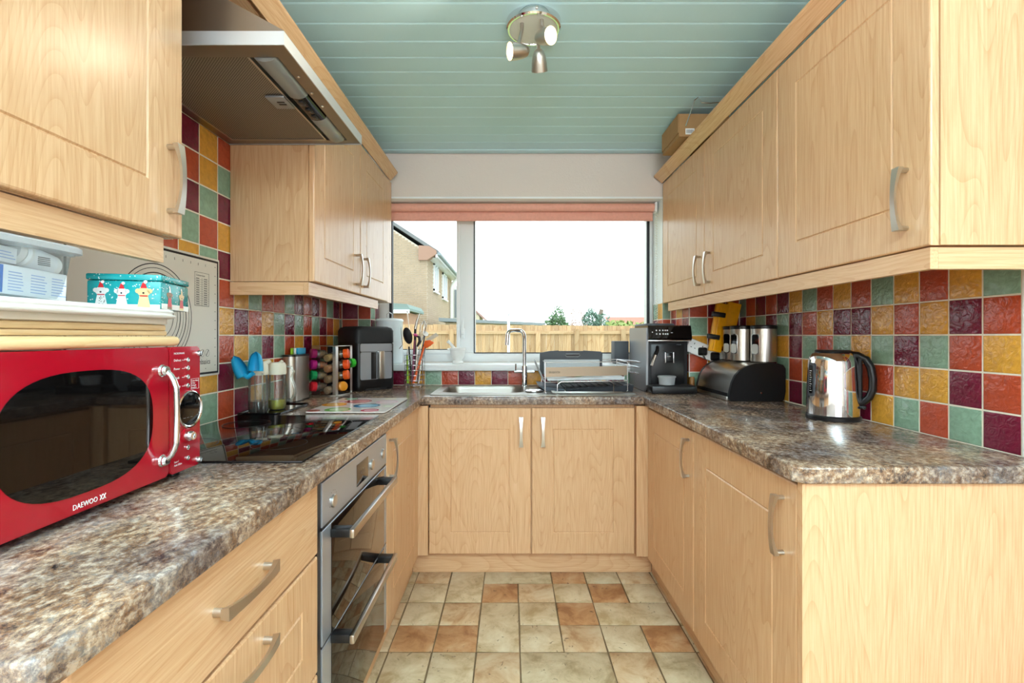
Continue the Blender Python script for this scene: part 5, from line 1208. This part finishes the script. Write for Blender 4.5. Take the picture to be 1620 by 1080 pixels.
obj('slot_rim', B().tube([(.315, 2.777, 1.105), (.325, 2.777, 1.098), (.39, 2.777, 1.098), (.40, 2.777, 1.105), (.397, 2.777, 1.114), (.318, 2.777, 1.114)], .0022, 6, closed=True), M['grey'], hbd)
obj('slot', B().box(.318, .398, 2.7775, 2.7785, 1.099, 1.113), M['black'], hbd)
tag(obj('plate', B().prism(rrect(.19, .51, .999, 1.082, .004, 2), FY(2.76), -.004, .004), pm('pale_plastic', 'b9c0c4', .35)), 'pale grey flat plate in front of the handled board in the rack', 'plate')
tag(obj('dish_cloth', B().skin([[(.305, 2.60, .9985), (.345, 2.60, .9985), (.345, 2.68, .9985), (.305, 2.68, .9985)], [(.315, 2.61, 1.012), (.338, 2.61, 1.010), (.336, 2.67, 1.010), (.318, 2.67, 1.013)]]), pm('red_cloth', 'c83222', .8), smooth=False), 'small red cloth in the dish rack', 'cloth')
tag(obj('sponge', B().skin([[(.348, 2.60, .9985), (.385, 2.60, .9985), (.385, 2.66, .9985), (.348, 2.66, .9985)], [(.352, 2.61, 1.011), (.372, 2.61, 1.009), (.37, 2.65, 1.009), (.354, 2.65, 1.011)]]), pm('green_scourer', '6f9a4a', .9), smooth=False), 'green and yellow scourer beside the red cloth', 'sponge')
mt_ = thing('drying_tray', 'black ribbed plastic tray on the drainer beneath the dish rack', 'tray', (.45, 2.7, SK))
b = B(); b.skin([[(.30, 2.60, .9165), (.66, 2.60, .9165), (.66, 2.88, .9165), (.30, 2.88, .9165)], [(.295, 2.595, .934), (.665, 2.595, .952), (.665, 2.885, .952), (.295, 2.885, .934)]])
obj('tray', b, pm('blueblack', '23272f', .4), mt_, smooth=False)
for i in range(10):
    x = .31 + i * .037; z_ = .934 + .018 * (x - .295) / .37; obj('rib', B().box(x, x + .006, 2.605, 2.875, z_ - .002, z_ + .004), bpy.data.materials['blueblack'], mt_, smooth=False)
tag(obj('draining_lid', B().skin([[(.19, 2.64, .9165), (.292, 2.60, .9165), (.292, 2.86, .9165), (.17, 2.86, .9165)], [(.15, 2.66, .945), (.292, 2.598, .928), (.292, 2.862, .932), (.15, 2.88, .948)]]), pm('slate_plastic', '5f6872', .35), smooth=False), 'slate grey sloping lid left of the black drying tray', 'lid')
tag(obj('strainer', B().lathe([(.045, SK), (.050, SK + .003), (.050, SK + .007), (.044, SK + .009), (.036, SK + .004)], (.125, 2.60, 0), 28), M['chrome']), 'small round chrome strainer plate between tap and dish rack', 'strainer')
# ================================================================ COFFEE MACHINE
cm = thing('coffee_machine', 'black bean-to-cup coffee machine beside the window', 'coffee machine', (.85, 2.75, WT))
cx0, cx1, cy0, cy1 = .735, .968, 2.625, 2.975
obj('left_side', B().prism([(cy0 - .02, 1.262), (cy0 - .012, .95), (cy0 + .03, .914), (cy1, .914), (cy1, 1.258), (cy1 - .02, 1.266)], lambda u, v, d: Vector((d, u, v)), cx0, cx0 + .012), M['silverpaint'], cm, smooth=False)
obj('body', B().box(cx0 + .013, cx1, cy0, cy1, .914, 1.262, .008), M['softblack'], cm)
obj('front_recess', B().box(cx0 + .03, cx1 - .02, cy0 - .004, cy0 + .001, .955, 1.175, .003), M['black'], cm)
pa = B().prism([(cy0 - .046, 1.205), (cy0 - .030, 1.268), (cy0 - .022, 1.2745), (cy1 - .12, 1.2745), (cy1 - .12, 1.2625), (cy0 - .0005, 1.2625), (cy0 - .0005, 1.196), (cy0 - .038, 1.196)], lambda u, v, d: Vector((d, u, v)), cx0 + .006, cx1 + .006)
pnl = obj('control_panel', pa, M['blackgloss'], cm, ang=20)
obj('chrome_strip', B().box(cx0 + .006, cx1 + .004, cy0 - .044, cy0 - .006, 1.189, 1.1955, .002), M['chrome'], cm)
sl = Vector((0, .016, .063)).normalized()
def pp_(x, t): return Vector((x, cy0 - .0465, 1.205)) + sl * t
b = B(); rr = random.Random(5)
for i, x in enumerate((.785, .803, .820, .833, .844)):
    for j, t_ in enumerate((.024, .044)): b.lathe([(.0042, 0), (.0042, .0003), (.0034, .0003), (.0034, 0)], M=align(pp_(x, t_), (0, -1, .25)), n=10)
b.lathe([(.003, 0), (.003, .0003)], M=align(pp_(.763, .034), (0, -1, .25)), n=8); b.box(.862, .872, cy0 - .0395, cy0 - .0375, 1.234, 1.2365)
obj('panel_icons', b, M['whiteink'], pnl, smooth=False, kind='stuff')
text('lettering', 'PHILIPS', .0075, (.905, cy0 - .0055, 1.168), (1, 0, 0), (0, 0, 1), M['greyink'], cm, .0003)
hp_ = obj('bean_lid', B().box(cx0 + .02, cx1 - .05, cy0 + .06, cy1 - .04, 1.2625, 1.288, .008), M['darkgrey'], cm)
ds = obj('coffee_spout', B().box(.835, .873, cy0 - .042, cy0 - .0045, 1.075, 1.128, .006), M['black'], cm)
obj('spout_trim', B().box(.829, .8345, cy0 - .044, cy0 - .006, 1.072, 1.130, .002), M['chrome'], ds)
obj('spout_trim', B().box(.8735, .878, cy0 - .044, cy0 - .006, 1.072, 1.130, .002), M['chrome'], ds)
text('lettering', 'PHILIPS', .0065, (.840, cy0 - .0425, 1.105), (1, 0, 0), (0, 0, 1), M['whiteink'], ds, .0003)
obj('steam_wand', B().tube([(.800, cy0 - .006, 1.16), (.796, cy0 - .02, 1.14), (.782, cy0 - .03, 1.115)], [.008, .009, .010], 10), M['black'], cm)
obj('steam_tip', B().tube([(.782, cy0 - .03, 1.115), (.760, cy0 - .035, 1.058)], [.0085, .0075], 10), M['steel'], cm)
obj('drip_tray', B().box(cx0 + .008, cx1 + .012, cy0 - .105, cy0 - .001, .913, .954, .006), M['black'], cm)
obj('tray_grille', B().box(cx0 + .02, cx1, cy0 - .098, cy0 - .008, .9542, .9565), M['softblack'], cm, smooth=False)
fc = thing('food_pot', 'small clear lidded plastic pot on the coffee machine drip tray', 'pot', (.835, 2.572, .957))
obj('pot', B().lathe([(.038, .957), (.040, .959), (.044, .996)], (.835, 2.572, 0), 28), M['tublid'], fc)
obj('lid', B().lathe([(.048, .9962), (.048, 1.003), (.045, 1.0045)], (.835, 2.572, 0), 28), M['tublid'], fc)
tag(obj('wooden_tub', B().lathe([(.014, WT + .0005), (.015, WT + .004), (.015, WT + .075), (.013, WT + .08)], (1.0, 2.655, 0), 20), pm('brown_tub', '8d5f2c', .4)), 'small brown pot between coffee machine and bread bin', 'pot')
# ================================================================ RIGHT WORKTOP THINGS
bb = thing('bread_bin', 'stainless roll-top bread bin with black end panel', 'bread bin', (1.15, 2.45, WT))
fB = lambda u, v, d: Vector((u, d, v))
prof = [(1.024, .914), (1.262, .914), (1.272, .922), (1.279, .96), (1.279, 1.065), (1.268, 1.082), (1.24, 1.090), (1.19, 1.0925), (1.14, 1.089), (1.10, 1.078), (1.07, 1.060), (1.046, 1.034), (1.030, 1.0), (1.020, .96), (1.016, .925)]
obj('end_panel', B().prism(prof, fB, 2.235, 2.252), M['black'], bb, ang=25)
obj('end_panel', B().prism(prof, fB, 2.623, 2.640), M['black'], bb, ang=25)
ci = lambda pr, k: [(1.15 + (x - 1.15) * k, WT + .002 + (z - WT - .002) * k) for x, z in pr]
obj('roll_top', B().prism(ci(prof, .985), fB, 2.2525, 2.6225), M['steel'], bb, ang=25)
obj('base_rail', B().box(1.012, 1.024, 2.2525, 2.6225, .9145, .932, .002), M['steel'], bb)
obj('shadow_gap', B().box(1.0125, 1.0165, 2.2525, 2.6225, .934, .950), M['black'], bb)
obj('pivot_screw', B().lathe([(.004, 0), (.0045, .001), (.003, .003)], M=align((1.165, 2.235, .952), (0, -1, 0)), n=12), M['chrome'], bb)
def canister(lab, x, y, a_win):
    t = thing('storage_canister', lab, 'canister', (x, y, 1.0925), 0, 'steel canisters on the bread bin'); z = 1.0932; r = .056
    obj('body', B().lathe([(r - .002, z), (r, z + .002), (r, z + .158)], (x, y, 0), 36), M['steel'], t)
    obj('lid', B().lathe([(r + .002, z + .1582), (r + .0025, z + .172), (r - .001, z + .176), (r * .5, z + .177), (0, z + .177)], (x, y, 0), 36), M['black'], t)
    # oval viewing window
    pts = rrect(-.021, .021, z + .035, z + .135, .012, 5)
    g = lambda u, v, d: Vector((x + (r + d) * math.cos(a_win + u / r), y + (r + d) * math.sin(a_win + u / r), v))
    obj('window_frame', B().skin([[g(u, v, .0002) for u, v in pts], [g(u, v, .002) for u, v in pts]]), M['chrome'], t, ang=30)
    pts2 = rrect(-.017, .017, z + .039, z + .131, .010, 5); pts3 = rrect(-.017, .017, z + .039, z + .085, .010, 5)
    wi = obj('window', B().skin([[g(u, v, .002) for u, v in pts2], [g(u, v, .0026) for u, v in pts2]]), M['blackgloss'], t, ang=30)
    obj('contents', B().skin([[g(u, v, .0026) for u, v in pts3], [g(u, v, .003) for u, v in pts3]]), pm('sugar', 'c9ccc8', .5), wi, ang=30)
canister('steel canister with black lid, nearest of the three on the bread bin', 1.222, 2.322, math.radians(202))
canister('steel canister with black lid, middle of the three on the bread bin', 1.176, 2.440, math.radians(200))
canister('steel canister with black lid, furthest of the three behind the middle one', 1.190, 2.553, math.radians(200))
# extension socket bar
es_ = thing('extension_socket', 'white double power socket bar sloping behind the bread bin', 'socket', (1.07, 2.68, 1.14))
A_ = Vector((.982, 2.678, 1.172)); Bv = Vector((1.190, 2.678, 1.088)); dd_ = (Bv - A_).normalized(); uu = Vector((-dd_.z, 0, dd_.x)) if dd_.x > 0 else Vector((dd_.z, 0, -dd_.x))
ms = Matrix((( dd_.x, uu.x, 0, 0), (0, 0, -1, 0), (dd_.z, uu.z, 0, 0), (0, 0, 0, 1)))
ms = Matrix.Translation((A_ + Bv) / 2) @ Matrix.Rotation(math.atan2(-(Bv.z - A_.z), Bv.x - A_.x), 4, 'Y')
obj('bar', B().obox(ms, (Bv - A_).length, .024, .078, .006), M['white'], es_)
b = B()
for s_, up_ in ((-.078, 0), (-.03, 0)):
    for (a_, c_, w1, h1_) in ((0, .018, .004, .009), (-.011, -.006, .007, .004), (.011, -.006, .007, .004)):
        b.obox(ms @ Matrix.Translation((s_ + a_, -.0122, c_)), w1, .001, h1_)
obj('pin_holes', b, M['ink'], es_, smooth=False, kind='stuff')
for s_, k in ((-.022, 'left'), (.052, 'right')):
    p = ms @ Vector((s_, -.012, -.006)); t = thing('power_plug', f'black power plug, {k} one in the white socket bar', 'plug', p, 0, 'plugs in the socket bar')
    obj('plug_body', B().skin([[p + Vector((x, 0, z)) for x, z in rrect(-.024, .024, -.024, .022, .01, 4)], [p + Vector((x * .9, -.016, z * .9)) for x, z in rrect(-.024, .024, -.024, .022, .01, 4)], [p + Vector((x * .5, -.026, z * .5)) for x, z in rrect(-.024, .024, -.024, .022, .01, 4)]]), M['black'], t, ang=40)
    obj('flex', B().tube([p + Vector((0, -.014, -.018)), p + Vector((.004, -.02, -.035)), p + Vector((.01, -.018, -.046))], .004, 8), M['black'], t)
# yellow folded tool
yt = thing('work_light', 'yellow folded work light with black clips standing behind the canisters', 'lamp', (1.17, 2.64, 1.1))
def bar(p0, p1, w_, dpt, D, m, nm, par):
    A_ = utp(*p0, D); B_ = utp(*p1, D); d_ = (B_ - A_); L_ = d_.length; ang_ = math.atan2(d_.x, d_.z)
    Mx = Matrix.Translation((A_ + B_) / 2) @ Matrix.Rotation(ang_, 4, 'Y')
    return obj(nm, B().obox(Mx, w_, dpt, L_, .004), m, par)
y1 = bar((1130, 556), (1143, 480), .070, .022, 2.622, M['yellow'], 'front_arm', yt)
y2 = bar((1146, 548), (1162, 479), .075, .018, 2.648, M['yellow'], 'rear_arm', yt)
bar((1129.5, 554), (1141.5, 484), .018, .004, 2.607, M['yellow'], 'ridge', y1)
for (pa_, pb2) in (((1126, 496), (1147, 499)), ((1119, 531), (1138, 534))):
    A_ = utp(*pa_, 2.608); B_ = utp(*pb2, 2.608); Mx = Matrix.Translation((A_ + B_) / 2) @ Matrix.Rotation(math.atan2(-(B_.z - A_.z), B_.x - A_.x), 4, 'Y')
    obj('clip', B().obox(Mx, (B_ - A_).length, .022, .026, .003), M['black'], yt)
# ---- kettle
kx, ky = 1.184, 1.765
kt = thing('kettle', 'polished stainless steel kettle with black handle on the right worktop', 'kettle', (kx, ky, WT))
obj('base', B().lathe([(.082, WT + .0005), (.086, WT + .003), (.087, WT + .014), (.083, WT + .019)], (kx, ky, 0), 40), M['black'], kt)
obj('body', B().lathe([(.084, WT + .0195), (.0845, WT + .05), (.082, WT + .14), (.0785, WT + .21), (.075, WT + .225), (.066, WT + .239), (.056, WT + .246)], (kx, ky, 0), 48), M['chrome'], kt, ang=50)
obj('lid', B().lathe([(.057, WT + .2462), (.058, WT + .250), (.054, WT + .2535), (.0, WT + .254)], (kx, ky, 0), 40), M['black'], kt)
ha = math.radians(-44); hd2 = Vector((math.cos(ha), math.sin(ha), 0)); sdv = Vector((-hd2.y, hd2.x, 0)); K = Vector((kx, ky, WT))
hp2 = [(.052, .238, .012), (.075, .236, .014), (.098, .222, .0145), (.112, .195, .0145), (.118, .155, .0145), (.117, .115, .014), (.107, .088, .0135), (.090, .070, .013), (.080, .066, .011)]
b = B(); loops = []
for i, (r, z, w_) in enumerate(hp2):
    p = K + hd2 * r + Vector((0, 0, z)); a_ = hp2[max(i - 1, 0)]; c_ = hp2[min(i + 1, len(hp2) - 1)]
    t_ = (hd2 * (c_[0] - a_[0]) + Vector((0, 0, c_[1] - a_[1]))).normalized(); nn = t_.cross(sdv).normalized()
    loops.append([p + nn * .0125 * math.cos(q) + sdv * w_ * math.sin(q) for q in [2 * PI * k / 14 for k in range(14)]])
b.skin(loops); obj('handle', b, M['black'], kt, ang=60)
b = B(); b.skin([[K + hd2 * r + sdv * s * .014 + Vector((0, 0, z)) for (r, s) in ((.078, -1), (.0865, -1), (.0865, 1), (.078, 1))] for z in (.075, .225)]); obj('handle_back', b, M['softblack'], kt, smooth=False)
b = B().tube([K + hd2 * .083 + sdv * .002 + Vector((0, 0, .052)), K + hd2 * .098 + sdv * .002 + Vector((0, 0, .050))], .006, 8).tube([K + hd2 * .094 - sdv * .016 + Vector((0, 0, .05)), K + hd2 * .094 + sdv * .026 + Vector((0, 0, .048))], .004, 8)
obj('switch', b, M['black'], kt)
wa = math.radians(184)
g = lambda u, v, d: Vector((kx + (.0835 + d - (v - WT) * .012) * math.cos(wa + u / .08), ky + (.0835 + d - (v - WT) * .012) * math.sin(wa + u / .08), v))
gf = obj('gauge_frame', B().skin([[g(u, v, d) for u, v in rrect(-.013, .013, WT + .085, WT + .207, .010, 5)] for d in (.0, .004)]), M['darkgrey'], kt, ang=30)
obj('gauge_window', B().skin([[g(u, v, d) for u, v in rrect(-.008, .008, WT + .095, WT + .198, .007, 5)] for d in (.004, .0048)]), M['blackgloss'], gf, ang=30)
b = B()
for i in range(10): b.skin([[g(u, v, .0049) for u, v in ((-.004, WT + .105 + i * .008), (.002 if i % 3 else .005, WT + .105 + i * .008), (.002 if i % 3 else .005, WT + .1065 + i * .008), (-.004, WT + .1065 + i * .008))], [g(u, v, .0052) for u, v in ((-.004, WT + .105 + i * .008), (.002 if i % 3 else .005, WT + .105 + i * .008), (.002 if i % 3 else .005, WT + .1065 + i * .008), (-.004, WT + .1065 + i * .008))]])
obj('gauge_marks', b, M['whiteink'], gf, smooth=False, kind='stuff')
tag(obj('cable', B().tube([(1.272, 2.225, WT + .004), (1.262, 2.14, WT + .0045), (1.262, 2.05, WT + .005), (1.266, 1.98, WT + .02), (1.268, 1.92, WT + .055), (1.262, 1.875, WT + .075), (1.262, 1.862, WT + .06)], .0032, 8), M['cream']), 'white cable running from the bread bin to the kettle', 'cable')
